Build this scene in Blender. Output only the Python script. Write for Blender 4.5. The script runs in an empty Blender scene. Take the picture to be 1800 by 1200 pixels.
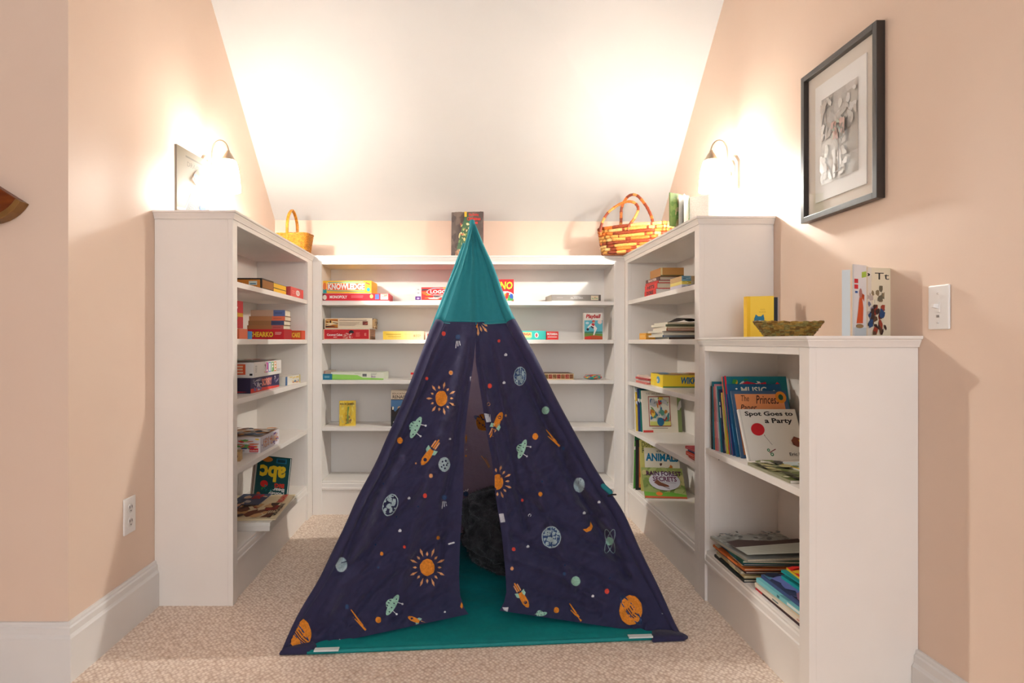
import bpy, math, random
from mathutils import Vector, Matrix, Euler, noise
from mathutils.bvhtree import BVHTree
from mathutils.geometry import delaunay_2d_cdt
PI = math.pi
C = bpy.context.scene.collection
sc = bpy.context.scene

# ------------------------------------------------------------ camera, world, exposure
FPX, VX, VY, EYE = 1100.0, 815.0, 600.0, 1.0       # focal length in px, vanishing point, eye height
cd = bpy.data.cameras.new('camera'); cam = bpy.data.objects.new('camera', cd); C.objects.link(cam)
cam.location = (0, 0, EYE); cam.rotation_euler = (PI/2, 0, 0)
cd.sensor_width = 36; cd.lens = 36*FPX/1800; cd.shift_x = (900-VX)/1800; cd.clip_start = 0.02
sc.camera = cam
W = bpy.data.worlds.new('world'); sc.world = W; W.use_nodes = True
bg = W.node_tree.nodes['Background']; bg.inputs[0].default_value = (0.92, 0.99, 1.06, 1); bg.inputs[1].default_value = 3.8
LAMP = 105.0; BULB = 3400.0
LAMP_COL = (1.0, 0.985, 0.92, 1)
sc.view_settings.view_transform = 'Standard'; sc.view_settings.look = 'None'
sc.view_settings.exposure = 0.15; sc.view_settings.gamma = 1.0; sc.view_settings.use_curve_mapping = False

# ------------------------------------------------------------ materials
def lin(c):
    return tuple(((v/255)/12.92 if v/255 <= .04045 else ((v/255+.055)/1.055)**2.4) for v in c)
_mc = {}
def mat(c, rough=.55, metal=0.0, name=None, spec=.4):
    key = (tuple(c), rough, metal, name, spec)
    if key in _mc: return _mc[key]
    m = bpy.data.materials.new(name or 'paint_%02x%02x%02x' % tuple(int(v) for v in c)); m.use_nodes = True
    b = m.node_tree.nodes['Principled BSDF']; l = lin(c)
    b.inputs['Base Color'].default_value = (*l, 1); b.inputs['Roughness'].default_value = rough
    b.inputs['Metallic'].default_value = metal; b.inputs['Specular IOR Level'].default_value = spec
    _mc[key] = m; return m
def nodemat(name, c1, c2, scale=8, rough=.6, bump=0, bscale=None, detail=4, stretch=(1,1,1), wave=False, dist=.005, spec=.3, sheen=0):
    m = mat(c1, rough, 0, name, spec); nt = m.node_tree; N = nt.nodes; L = nt.links; b = N['Principled BSDF']
    tc = N.new('ShaderNodeTexCoord'); mp = N.new('ShaderNodeMapping'); mp.inputs['Scale'].default_value = stretch
    L.new(tc.outputs['Object'], mp.inputs['Vector'])
    if wave:
        t = N.new('ShaderNodeTexWave'); t.inputs['Distortion'].default_value = 4; t.inputs['Detail'].default_value = 3; fo = t.outputs['Fac']
    else:
        t = N.new('ShaderNodeTexNoise'); t.inputs['Detail'].default_value = detail; fo = t.outputs['Fac']
    t.inputs['Scale'].default_value = scale; L.new(mp.outputs[0], t.inputs['Vector'])
    r = N.new('ShaderNodeValToRGB'); r.color_ramp.elements[0].position = .35; r.color_ramp.elements[1].position = .65
    r.color_ramp.elements[0].color = (*lin(c1), 1); r.color_ramp.elements[1].color = (*lin(c2), 1)
    L.new(fo, r.inputs[0]); L.new(r.outputs[0], b.inputs['Base Color'])
    if bump:
        n = N.new('ShaderNodeTexNoise'); n.inputs['Scale'].default_value = bscale or scale; n.inputs['Detail'].default_value = 5
        L.new(mp.outputs[0], n.inputs['Vector'])
        bp = N.new('ShaderNodeBump'); bp.inputs['Strength'].default_value = bump; bp.inputs['Distance'].default_value = dist
        L.new(n.outputs['Fac'], bp.inputs['Height']); L.new(bp.outputs[0], b.inputs['Normal'])
    if sheen: b.inputs['Sheen Weight'].default_value = sheen
    return m
M_WALL = nodemat('peach_wall_paint', (232, 207, 187), (230, 204, 184), 3, .55, .12, 220, dist=.001)
M_CEIL = nodemat('white_ceiling_paint', (214, 213, 211), (211, 210, 208), 3, .7, .1, 200, dist=.001)
M_TRIM = nodemat('white_trim_paint', (231, 228, 225), (228, 225, 222), 6, .35, .05, 60, dist=.001)
M_CASE = nodemat('bookcase_paint', (240, 232, 224), (237, 229, 221), 5, .38, .05, 50, dist=.001)
M_NAVY = nodemat('navy_cotton', (51, 51, 86), (47, 47, 80), 60, .8, 1.0, 11, detail=6, dist=.02, sheen=.15)
M_TEAL = nodemat('teal_cotton', (44, 142, 152), (40, 136, 146), 50, .75, .5, 14, dist=.006, sheen=.1)
M_MATT = nodemat('teal_groundsheet', (12, 134, 134), (10, 126, 128), 40, .5, .6, 10, dist=.008)
M_FUR = nodemat('black_fur', (30, 28, 29), (62, 58, 60), 25, .9, .8, 60, sheen=.25)
M_WOOD = nodemat('warm_wood', (128, 62, 18), (96, 40, 12), 6, .35, .1, 40, stretch=(1, 1, 8))
M_WOOD2 = nodemat('pale_wood_edge', (140, 100, 52), (112, 78, 40), 20, .4)
M_WICK = nodemat('honey_wicker', (204, 138, 40), (166, 98, 22), 90, .45, .3, 120)
M_WICKD = nodemat('brown_wicker', (150, 96, 30), (120, 74, 22), 90, .5)
M_SEA = [nodemat('seagrass_a', (172, 138, 66), (140, 106, 44), 120, .6), nodemat('seagrass_b', (128, 94, 36), (100, 74, 30), 120, .6), nodemat('seagrass_c', (150, 134, 76), (112, 100, 52), 120, .6)]
M_HUSK = [nodemat('husk_a', (216, 160, 88), (196, 132, 60), 140, .5), nodemat('husk_b', (214, 120, 50), (190, 96, 38), 140, .5),
          nodemat('husk_c', (140, 62, 34), (112, 46, 28), 140, .5), nodemat('husk_d', (222, 182, 120), (204, 158, 92), 140, .5)]
M_BRASS = mat((196, 178, 158), .28, .85, 'brushed_nickel')
M_BLACK = mat((38, 30, 26), .3, 0, 'black_frame_lacquer', .7)
M_PAGE = nodemat('paper_page_edges', (236, 224, 200), (222, 208, 182), 200, .8, stretch=(1, 1, 6))
M_PAGEW = nodemat('white_page_edges', (244, 240, 232), (232, 227, 218), 200, .8)
M_PLAST = mat((238, 234, 230), .3, 0, 'white_plastic')
M_HOLE = mat((40, 34, 32), .8, 0, 'dark_recess')
def translucent(m, c, f):
    nt = m.node_tree; N = nt.nodes; L = nt.links; b = N['Principled BSDF']; out = N['Material Output']
    t = N.new('ShaderNodeBsdfTranslucent'); t.inputs[0].default_value = (*lin(c), 1); mx = N.new('ShaderNodeMixShader'); mx.inputs[0].default_value = f
    L.new(b.outputs[0], mx.inputs[1]); L.new(t.outputs[0], mx.inputs[2]); L.new(mx.outputs[0], out.inputs[0])
def creases(m, scale, strength, dist):
    nt = m.node_tree; N = nt.nodes; L = nt.links; b = N['Principled BSDF']
    mp = N.new('ShaderNodeMapping'); mp.inputs['Rotation'].default_value = (.5, .7, .6); mp.inputs['Scale'].default_value = (1, 1, .45)
    tc = N.new('ShaderNodeTexCoord'); L.new(tc.outputs['Object'], mp.inputs['Vector'])
    n = N.new('ShaderNodeTexNoise'); n.noise_type = 'RIDGED_MULTIFRACTAL'; n.inputs['Scale'].default_value = scale; n.inputs['Detail'].default_value = 3; n.inputs['Distortion'].default_value = .4
    L.new(mp.outputs[0], n.inputs['Vector']); old = b.inputs['Normal'].links[0].from_socket
    bp = N.new('ShaderNodeBump'); bp.inputs['Strength'].default_value = strength; bp.inputs['Distance'].default_value = dist
    L.new(n.outputs['Fac'], bp.inputs['Height']); L.new(old, bp.inputs['Normal']); L.new(bp.outputs[0], b.inputs['Normal'])
creases(M_NAVY, 5.5, .8, .016); creases(M_TEAL, 4, .35, .010)
translucent(M_NAVY, (165, 145, 170), .26); translucent(M_TEAL, (60, 170, 180), .25)
# carpet
def carpet():
    m = mat((200, 172, 152), .95, 0, 'beige_loop_carpet', .1); nt = m.node_tree; N = nt.nodes; L = nt.links; b = N['Principled BSDF']
    tc = N.new('ShaderNodeTexCoord'); mp = N.new('ShaderNodeMapping'); mp.inputs['Scale'].default_value = (1.0, .8, 1)
    mp.inputs['Rotation'].default_value = (0, 0, .78); L.new(tc.outputs['Object'], mp.inputs['Vector'])
    nz = N.new('ShaderNodeTexNoise'); nz.inputs['Scale'].default_value = 30; L.new(mp.outputs[0], nz.inputs['Vector'])
    v = N.new('ShaderNodeTexVoronoi'); v.inputs['Scale'].default_value = 95; v.inputs['Randomness'].default_value = .55; L.new(mp.outputs[0], v.inputs['Vector'])
    r = N.new('ShaderNodeValToRGB'); e = r.color_ramp.elements
    e[0].position = .22; e[0].color = (*lin((255, 238, 222)), 1); e[1].position = .80; e[1].color = (*lin((212, 184, 162)), 1)
    L.new(v.outputs['Distance'], r.inputs[0])
    mx = N.new('ShaderNodeMix'); mx.data_type = 'RGBA'; mx.blend_type = 'MULTIPLY'; mx.inputs[0].default_value = .12
    r2 = N.new('ShaderNodeValToRGB'); r2.color_ramp.elements[0].position = .3; r2.color_ramp.elements[1].position = .7
    r2.color_ramp.elements[0].color = (.62, .58, .56, 1); r2.color_ramp.elements[1].color = (1, 1, 1, 1)
    L.new(nz.outputs['Fac'], r2.inputs[0]); L.new(r.outputs[0], mx.inputs[6]); L.new(r2.outputs[0], mx.inputs[7]); L.new(mx.outputs[2], b.inputs['Base Color'])
    inv = N.new('ShaderNodeMath'); inv.operation = 'SUBTRACT'; inv.inputs[0].default_value = 1; L.new(v.outputs['Distance'], inv.inputs[1])
    bp = N.new('ShaderNodeBump'); bp.inputs['Strength'].default_value = .6; bp.inputs['Distance'].default_value = .005
    L.new(inv.outputs[0], bp.inputs['Height']); L.new(bp.outputs[0], b.inputs['Normal'])
    return m
M_CARPET = carpet()
def glow(nm, strength):
    m = bpy.data.materials.new(nm); m.use_nodes = True; nt = m.node_tree
    b = nt.nodes['Principled BSDF']; b.inputs['Base Color'].default_value = (.9, .88, .84, 1); b.inputs['Roughness'].default_value = .3
    b.inputs['Emission Color'].default_value = LAMP_COL; b.inputs['Emission Strength'].default_value = strength
    return m
M_GLOW = glow('lit_frosted_glass', LAMP); M_BULB = glow('lit_bulb', BULB)
def glass():
    m = bpy.data.materials.new('picture_glass'); m.use_nodes = True; nt = m.node_tree; N = nt.nodes; L = nt.links
    out = N['Material Output']; N.remove(N['Principled BSDF'])
    t = N.new('ShaderNodeBsdfTransparent'); g = N.new('ShaderNodeBsdfGlossy'); g.inputs['Roughness'].default_value = .04
    mx = N.new('ShaderNodeMixShader'); mx.inputs[0].default_value = .07
    L.new(t.outputs[0], mx.inputs[1]); L.new(g.outputs[0], mx.inputs[2]); L.new(mx.outputs[0], out.inputs[0])
    return m
M_GLASS = glass()

# ------------------------------------------------------------ mesh helpers
class MB:
    def __init__(s): s.v = []; s.f = []; s.fm = []; s.mats = []
    def mi(s, m):
        if m not in s.mats: s.mats.append(m)
        return s.mats.index(m)
    def add(s, vs, fs, m, Mx=None):
        o = len(s.v); s.v += [tuple(Mx @ Vector(v)) if Mx else tuple(v) for v in vs]
        mm = m if isinstance(m, list) else None; k = None if mm else s.mi(m)
        for i, f in enumerate(fs):
            s.f.append(tuple(a+o for a in f)); s.fm.append(s.mi(mm[i]) if mm else k)
    def box(s, x0, x1, y0, y1, z0, z1, m, Mx=None):
        vs = [(x, y, z) for z in (z0, z1) for y in (y0, y1) for x in (x0, x1)]
        s.add(vs, [(0, 2, 3, 1), (4, 5, 7, 6), (0, 1, 5, 4), (2, 6, 7, 3), (0, 4, 6, 2), (1, 3, 7, 5)], m, Mx)
    def hexa(s, lo, hi, m):                                   # 4 bottom + 4 top points
        s.add(list(lo)+list(hi), [(3, 2, 1, 0), (4, 5, 6, 7), (0, 1, 5, 4), (1, 2, 6, 5), (2, 3, 7, 6), (3, 0, 4, 7)], m)
    def prism(s, poly, y0, y1, m, Mx=None):                   # poly in x,z extruded along y
        n = len(poly); vs = [(x, y0, z) for x, z in poly]+[(x, y1, z) for x, z in poly]
        s.add(vs, [tuple(range(n)), tuple(range(2*n-1, n-1, -1))]+[(i, i+n, (i+1) % n+n, (i+1) % n) for i in range(n)], m, Mx)
    def tube(s, pts, r, m, seg=8, closed=False, caps=True, mats=None):
        pts = [Vector(p) for p in pts]; n = len(pts); vs = []; up = None
        for i, p in enumerate(pts):
            a = pts[(i-1) % n] if (i or closed) else p; b = pts[(i+1) % n] if (i < n-1 or closed) else p
            t = (b-a).normalized()
            if up is None: up = Vector((0, 0, 1)) if abs(t.z) < .9 else Vector((1, 0, 0))
            x = up.cross(t)
            if x.length < 1e-5: x = Vector((1, 0, 0)).cross(t)
            x.normalize(); y = t.cross(x); up = y
            rr = r[i] if isinstance(r, (list, tuple)) else r
            vs += [p+(x*math.cos(2*PI*k/seg)+y*math.sin(2*PI*k/seg))*rr for k in range(seg)]
        fs = []; fm = []
        for i in range(n if closed else n-1):
            j = (i+1) % n
            for k in range(seg):
                k2 = (k+1) % seg; fs.append((i*seg+k, i*seg+k2, j*seg+k2, j*seg+k)); fm.append(mats[i] if mats else m)
        if caps and not closed:
            fs += [tuple(range(seg-1, -1, -1)), tuple((n-1)*seg+k for k in range(seg))]; fm += [fm[0], fm[-1]]
        s.add(vs, fs, fm)
    def lathe(s, prof, m, seg=32, Mx=None, sx=1, sy=1):
        n = len(prof); vs = [(r*math.cos(2*PI*k/seg)*sx, r*math.sin(2*PI*k/seg)*sy, z) for r, z in prof for k in range(seg)]
        fs = [(i*seg+k, i*seg+(k+1) % seg, (i+1)*seg+(k+1) % seg, (i+1)*seg+k) for i in range(n-1) for k in range(seg)]
        s.add(vs, fs, m, Mx)
    def grid(s, fn, nu, nv, m):
        vs = [fn(i/nu, j/nv) for j in range(nv+1) for i in range(nu+1)]
        s.add(vs, [(j*(nu+1)+i, j*(nu+1)+i+1, (j+1)*(nu+1)+i+1, (j+1)*(nu+1)+i) for j in range(nv) for i in range(nu)], m)
    def build(s, name, parent=None, smooth=False, bevel=0, loc=None, rot=None, recalc=False, angle=None):
        me = bpy.data.meshes.new(name); me.from_pydata([tuple(v) for v in s.v], [], s.f)
        for m in s.mats: me.materials.append(m)
        for p, k in zip(me.polygons, s.fm): p.material_index = k; p.use_smooth = smooth
        if recalc:
            import bmesh
            b = bmesh.new(); b.from_mesh(me); bmesh.ops.recalc_face_normals(b, faces=b.faces); b.to_mesh(me); b.free()
        if smooth and angle: me.set_sharp_from_angle(angle=angle)
        me.update()
        o = bpy.data.objects.new(name, me); C.objects.link(o)
        if parent: o.parent = parent
        if loc is not None: o.location = loc
        if rot is not None: o.rotation_euler = rot
        if bevel:
            bv = o.modifiers.new('soft_edges', 'BEVEL'); bv.width = bevel; bv.segments = 2; bv.limit_method = 'ANGLE'; bv.angle_limit = math.radians(40)
            bv.use_clamp_overlap = True
        return o
def tag(o, label=None, cat=None, group=None, kind=None):
    if label: o['label'] = label
    if cat: o['category'] = cat
    if group: o['group'] = group
    if kind: o['kind'] = kind
    return o
def empty(name, loc=(0, 0, 0), rot=(0, 0, 0)):
    o = bpy.data.objects.new(name, None); C.objects.link(o); o.location = loc; o.rotation_euler = rot; o.empty_display_size = .05
    return o
def PX(px, py, Y): return Vector(((px-VX)*Y/FPX, Y, EYE+(VY-py)*Y/FPX))
def xw(px, Y): return (px-VX)*Y/FPX

# text as flat mesh data
_tc = {}
def text_mesh(sx, bold=0.0, shear=0.0):
    k = (sx, bold, shear)
    if k in _tc: return _tc[k]
    cu = bpy.data.curves.new('lettering', 'FONT'); cu.body = sx; cu.size = 1; cu.offset = bold; cu.shear = shear; cu.resolution_u = 2; cu.fill_mode = 'BOTH'
    cu.align_x = 'LEFT'
    ob = bpy.data.objects.new('lettering', cu); C.objects.link(ob)
    dg = bpy.context.evaluated_depsgraph_get(); me = bpy.data.meshes.new_from_object(ob.evaluated_get(dg))
    vs = [(v.co.x, v.co.y) for v in me.vertices]; fs = [tuple(p.vertices) for p in me.polygons]
    bpy.data.objects.remove(ob); bpy.data.meshes.remove(me); bpy.data.curves.remove(cu)
    if vs:
        x0 = min(v[0] for v in vs); x1 = max(v[0] for v in vs); y0 = min(v[1] for v in vs); y1 = max(v[1] for v in vs)
        vs = [((x-x0)/(x1-x0), (y-y0)/(y1-y0)) for x, y in vs]
    _tc[k] = (vs, fs); return _tc[k]
class Panel:
    """a printed face: coordinates 0..1 across (u) and up (v) on the rectangle o, o+U, o+V"""
    def __init__(s, mb, o, U, V):
        s.mb = mb; s.o = Vector(o); s.U = Vector(U); s.V = Vector(V); s.n = s.U.cross(s.V).normalized(); s.k = 0
    def pt(s, u, v): return s.o+s.U*u+s.V*v+s.n*(.0004+.00012*s.k)
    def poly(s, pts, c, lvl=True):
        s.k += 1
        s.mb.add([s.pt(min(max(u, 0), 1), min(max(v, 0), 1)) for u, v in pts], [tuple(range(len(pts)))], mat(c) if isinstance(c, tuple) else c)
    def rect(s, u0, v0, u1, v1, c): s.poly([(u0, v0), (u1, v0), (u1, v1), (u0, v1)], c)
    def ell(s, u, v, ru, rv, c, n=14, rot=0):
        s.poly([(u+ru*math.cos(2*PI*i/n)*math.cos(rot)-rv*math.sin(2*PI*i/n)*math.sin(rot), v+ru*math.cos(2*PI*i/n)*math.sin(rot)+rv*math.sin(2*PI*i/n)*math.cos(rot)) for i in range(n)], c)
    def line(s, u0, v0, u1, v1, w, c):
        a = math.atan2((v1-v0)*s.V.length, (u1-u0)*s.U.length); du = -math.sin(a)*w/2/s.U.length; dv = math.cos(a)*w/2/s.V.length
        s.poly([(u0-du, v0-dv), (u1-du, v1-dv), (u1+du, v1+dv), (u0+du, v0+dv)], c)
    def text(s, t, u0, v0, u1, v1, c, bold=.015, shear=0, flip=False):
        s.k += 1; vs, fs = text_mesh(t, min(bold, .042), shear)
        if flip: vs = [(1-a, 1-b) for a, b in vs]
        s.mb.add([s.pt(u0+(u1-u0)*a, v0+(v1-v0)*b) for a, b in vs], fs, mat(c))
    def lines(s, u0, v0, u1, v1, n, c, seed=0):               # small print
        R = random.Random(seed)
        for i in range(n):
            v = v1-(v1-v0)*(i+.5)/n; s.rect(u0, v-(v1-v0)*.18/n, u0+(u1-u0)*R.uniform(.65, 1), v+(v1-v0)*.18/n, c)
    def art(s, cols, n=14, seed=0, u0=0, v0=0, u1=1, v1=1, size=.18):
        R = random.Random(seed)
        for i in range(n):
            u = R.uniform(u0, u1); v = R.uniform(v0, v1); ru = R.uniform(.3, 1)*size*(u1-u0); rv = R.uniform(.3, 1)*size*(v1-v0); a = R.uniform(0, PI)
            pts = []
            m = R.choice((5, 7, 9, 10))
            for k in range(m):
                q = 2*PI*k/m; rr = R.uniform(.6, 1.1); x = ru*rr*math.cos(q); y = rv*rr*math.sin(q)
                pts.append((min(max(u+x*math.cos(a)-y*math.sin(a), u0), u1), min(max(v+x*math.sin(a)+y*math.cos(a), v0), v1)))
            s.poly(pts, R.choice(cols))
BRIGHT = [(222, 60, 40), (246, 200, 40), (40, 140, 170), (60, 150, 70), (240, 240, 235), (120, 60, 140), (240, 130, 50), (30, 30, 40)]
SOFT = [(222, 170, 130), (190, 150, 110), (150, 180, 140), (120, 150, 180), (235, 225, 205), (170, 100, 80), (90, 90, 90)]

# ------------------------------------------------------------ setting
XL, XR, YB, YC = -1.17, 1.225, 3.88, 1.852
def slab(name, pts_lo, pts_hi, m):
    b = MB(); b.hexa(pts_lo, pts_hi, m); return tag(b.build(name), kind='structure')
b = MB(); b.box(-3.6, 1.4, -2.2, 4.0, -.06, 0, M_CARPET); o = b.build('floor'); tag(o, kind='structure')
# left wall follows the sloping ceiling
def gable(name, x0, x1, y0, y1, zs, m):
    b = MB(); b.prism([(y0, 0), (y1, 0), (y1, zs(y1)), (y0, zs(y0))], 0, 1, m,
                      Matrix(((0, (x1-x0), 0, x0), (1, 0, 0, 0), (0, 0, 1, 0), (0, 0, 0, 1))))
    return tag(b.build(name, recalc=True), kind='structure')
ZT = 1.748; SL, SR = .845, .925; YH = 1.2
zL = lambda y: ZT+SL*(YB-max(min(y, YB), YH)) + .02
zR = lambda y: ZT+SR*(YB-max(min(y, YB), YH)) + .02
gable('wall_left', XL-.1, XL, YC, YB, zL, M_WALL)
b = MB(); b.prism([(-2.2, 0), (YB, 0), (YB, zR(YB)), (YH, zR(YH)), (-2.2, zR(YH))], 0, 1, M_WALL, Matrix(((0, .12, 0, XR), (1, 0, 0, 0), (0, 0, 1, 0), (0, 0, 0, 1))))
tag(b.build('wall_right', recalc=True), kind='structure')
b = MB(); b.box(XL, XR, YB, YB+.1, 0, ZT+.05, M_WALL); tag(b.build('wall_back'), kind='structure')
b = MB(); b.box(-3.6, XL-.1, YC, YC+.1, 0, zL(YC)+.3, M_WALL); tag(b.build('wall_front_left'), kind='structure')
slab('ceiling', [(XL-.1, YB+.1, ZT-.08), (XR+.12, YB+.1, ZT-.09), (XR+.12, YH, ZT+SR*(YB-YH)), (XL-.1, YH, ZT+SL*(YB-YH))],
     [(XL-.1, YB+.1, ZT+.05), (XR+.12, YB+.1, ZT+.05), (XR+.12, YH, ZT+SR*(YB-YH)+.1), (XL-.1, YH, ZT+SL*(YB-YH)+.1)], M_CEIL)
slab('ceiling_flat', [(-3.6, -2.2, 4.0), (XR+.12, -2.2, 4.0), (XR+.12, YH, ZT+SR*(YB-YH)), (-3.6, YH, ZT+SL*(YB-YH))],
     [(-3.6, -2.2, 4.1), (XR+.12, -2.2, 4.1), (XR+.12, YH, ZT+SR*(YB-YH)+.1), (-3.6, YH, ZT+SL*(YB-YH)+.1)], M_CEIL)
slab('ceiling_left', [(-3.6, YC, zL(YC)-.02), (XL-.1, YC, zL(YC)-.02), (XL-.1, YH, zL(YH)-.02), (-3.6, YH, zL(YH)-.02)],
     [(-3.6, YC, zL(YC)+.1), (XL-.1, YC, zL(YC)+.1), (XL-.1, YH, zL(YH)+.1), (-3.6, YH, zL(YH)+.1)], M_CEIL)
b = MB(); b.box(-3.7, -3.6, -2.2, YC, 0, 4.1, M_WALL); tag(b.build('wall_far_left'), kind='structure')
b = MB()      # rear wall behind the camera; opening added and sized to admit fill light
WX0, WX1, WZ0, WZ1 = -.9, 1.1, .35, 3.3
for x0, x1, z0, z1 in ((-3.6, WX0, 0, 4.1), (WX1, XR+.12, 0, 4.1), (WX0, WX1, 0, WZ0), (WX0, WX1, WZ1, 4.1)): b.box(x0, x1, -2.3, -2.2, z0, z1, M_WALL)
tag(b.build('wall_rear'), kind='structure')
# baseboards: moulded profile swept along a wall
BBP = [(0, .172), (.007, .172), (.009, .166), (.009, .160), (.013, .156), (.013, .138), (.016, .132), (.019, .128), (.019, 0), (0, 0)]
def sweep(name, path, prof, m, parent=None, kind=None, mit=None):
    """path: list of (x,y); profile offsets go to the right of travel; mit: per point offset direction (already mitred)"""
    b = MB(); n = len(prof); vs = []
    for (x, y), (dx, dy) in zip(path, mit):
        vs += [(x+dx*o_, y+dy*o_, z) for o_, z in prof]
    fs = [(i*n+k, i*n+(k+1) % n, (i+1)*n+(k+1) % n, (i+1)*n+k) for i in range(len(path)-1) for k in range(n)]
    fs += [tuple(range(n)), tuple((len(path)-1)*n+k for k in range(n-1, -1, -1))]
    b.add(vs, fs, m); o = b.build(name, parent, recalc=True)
    if kind: tag(o, kind=kind)
    return o
sweep('baseboard_left', [(-3.6, YC), (XL, YC), (XL, 2.366)], BBP, M_TRIM, kind='structure', mit=[(0, -1), (1, -1), (1, 0)])
sweep('baseboard_right', [(XR, -2.2), (XR, 1.684)], BBP, M_TRIM, kind='structure', mit=[(-1, 0), (-1, 0)])

# ------------------------------------------------------------ bookcases
ZS = [1.2315, 1.010, .777, .506]; ZB = .195
CROWN = [(0, -.030), (.003, -.030), (.004, -.026), (.008, -.018), (.011, -.013), (.011, -.010), (.016, -.008), (.017, -.004), (.017, 0), (0, 0)]
def bookcase(label, loc, rz, Wd, D, H, shelves, stile0, stile1, crown, rail=.0485, pins=None):
    """local x along the face, y into the case, face at y=0"""
    t = .02; r = empty('bookcase', loc, (0, 0, rz)); tag(r, label, 'bookcase', 'white built-in bookcases')
    f = MB(); f.box(0, stile0, 0, t, 0, H-.030, M_CASE); f.box(Wd-stile1, Wd, 0, t, 0, H-.030, M_CASE); f.box(stile0, Wd-stile1, 0, t, H-rail, H-.03, M_CASE)
    f.build('face_frame', r, bevel=.0012)
    s0 = MB(); s0.box(.0015, .0015+.018, t+.0004, D, 0, H-.004, M_CASE); s0.box(.0195, stile0, t, D, ZB, H-rail+.005, M_CASE)
    s0.build('side_panel', r)
    s1 = MB(); s1.box(Wd-.0195, Wd-.0015, t+.0004, D, 0, H-.004, M_CASE); s1.box(Wd-stile1, Wd-.0195, t, D, ZB, H-rail+.005, M_CASE)
    s1.build('side_panel', r)
    if pins:
        for side, yy, zz in pins:
            pm = MB()
            xx = stile0+.0003 if side == 0 else Wd-stile1-.0003
            pm.add([(xx, yy+.0028*math.cos(2*PI*k/8), zz+.0028*math.sin(2*PI*k/8)) for k in range(8)], [tuple(range(8))], M_HOLE)
            pm.build('shelf_pin_hole', r)
    k = MB(); k.box(.0195, Wd-.0195, D-.012, D, 0, H-.004, M_CASE); k.build('back_panel', r)
    tp = MB(); tp.box(.0, Wd, .0, D, H-.0035, H, M_CASE); tp.box(stile0, Wd-stile1, t, D-.012, H-rail, H-rail+.018, M_CASE); tp.build('top_panel', r)
    for z in shelves:
        h = MB(); h.box(stile0+.0008, Wd-stile1-.0008, .004, D-.0125, z-.022, z, M_CASE); h.build('shelf', r, bevel=.001)
    h = MB(); h.box(stile0, Wd-stile1, .0143, D-.0125, ZB-.02, ZB, M_CASE); h.build('bottom_shelf', r, bevel=.001)
    p = MB(); p.box(stile0, Wd-stile1, .010, t, 0, ZB-.02, M_CASE); p.build('plinth', r)
    x0, x1 = stile0, Wd-stile1
    q = MB(); prof = [(.0145, ZB-.0003), (.0085, ZB-.0003), (.0065, ZB-.006), (.0075, ZB-.012), (.0035, ZB-.016), (.0025, ZB-.034), (-.0005, ZB-.038), (-.0005, ZB-.048), (.0105, ZB-.054), (.0145, ZB-.054)]
    n = len(prof); q.add([(x, y, z) for x in (x0, x1) for y, z in prof], [tuple(range(n)), tuple(range(2*n-1, n-1, -1))]+[(i, (i+1) % n, (i+1) % n+n, i+n) for i in range(n)], M_CASE)
    q.build('ledge_moulding', r, recalc=True)
    path, mt = crown
    sweep('crown_moulding', path, [(o_, H+z) for o_, z in CROWN], M_CASE, r, mit=mt)
    return r
XFL, XFR, YF = -.872, .93, 3.607            # faces of the left, right and back cases
LN, RN, LWN = 2.366, 2.47, 1.684            # near ends of the left tall, right tall and low case
DL = XFL-XL-.001; DR = XR-XFR-.001
Wl = YF-LN; Wr = YF-RN; Wb = XFR-XFL; Ww = RN-LWN
bookcase('tall white bookcase of board games along the left wall, blank end panel facing front', (XFL, LN, 0), PI/2, Wl, DL, 1.493, ZS, .045, .105,
         ([(0, DL), (0, 0), (Wl, 0)], [(-1, 0), (-1, -1), (-1, -1)]))
bookcase('wide white bookcase against the back wall behind the play tent', (XFL+.0005, YF+.0005, 0), 0, Wb-.001, YB-YF-.002, 1.493, ZS, .053, .062,
         ([(0, 0), (Wb-.001, 0)], [(1, -1), (-1, -1)]))
bookcase('tall white bookcase of books along the right wall, beyond the low one', (XFR, YF, 0), -PI/2, Wr, DR, 1.493, ZS, .057, .05,
         ([(0, 0), (Wr, 0), (Wr, DR)], [(1, -1), (1, -1), (1, 0)]))
PINS = [(0, .055, z) for z in (.66, .628, .60, .545)]
bookcase('low white two-shelf bookcase nearest the camera on the right wall', (XFR, RN-.001, 0), -PI/2, Ww-.001, DR, 1.015, [.590], .055, .05,
         ([(.0, 0), (Ww, 0), (Ww, DR)], [(0, -1), (1, -1), (1, 0)]), rail=.052, pins=PINS)

# ------------------------------------------------------------ wall fittings
def rot_to(nrm):  # local -y faces along nrm
    return math.atan2(nrm[1], nrm[0])+PI/2
r = empty('light_switch', (XR, 1.608, 1.088), (0, 0, rot_to((-1, 0)))); tag(r, 'white toggle light switch plate on the peach right wall above the low bookcase', 'light switch')
b = MB(); b.box(-.035, .035, -.006, 0, -.057, .057, M_PLAST)
b.build('switch_plate', r, bevel=.003)
b = MB(); b.box(-.006, .006, -.0075, -.005, -.013, .013, M_PLAST); b.hexa([(-.0045, -.007, -.004), (.0045, -.007, -.004), (.0045, -.007, .008), (-.0045, -.007, .008)], [(-.0045, -.022, .0), (.0045, -.022, .0), (.0045, -.02, .008), (-.0045, -.02, .008)], M_PLAST)
b.box(-.004, .004, -.0078, -.007, -.026, -.020, mat((150, 140, 135))); b.build('toggle', r, bevel=.0008)
for z in (.035, -.040):
    b = MB(); b.lathe([(0.0001, .0082), (.0025, .0080), (.003, .006)], mat((205, 200, 196), .3, .3), 12, Matrix.Translation((0, 0, z)) @ Matrix.Rotation(PI/2, 4, 'X')); b.build('screw', r)
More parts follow.
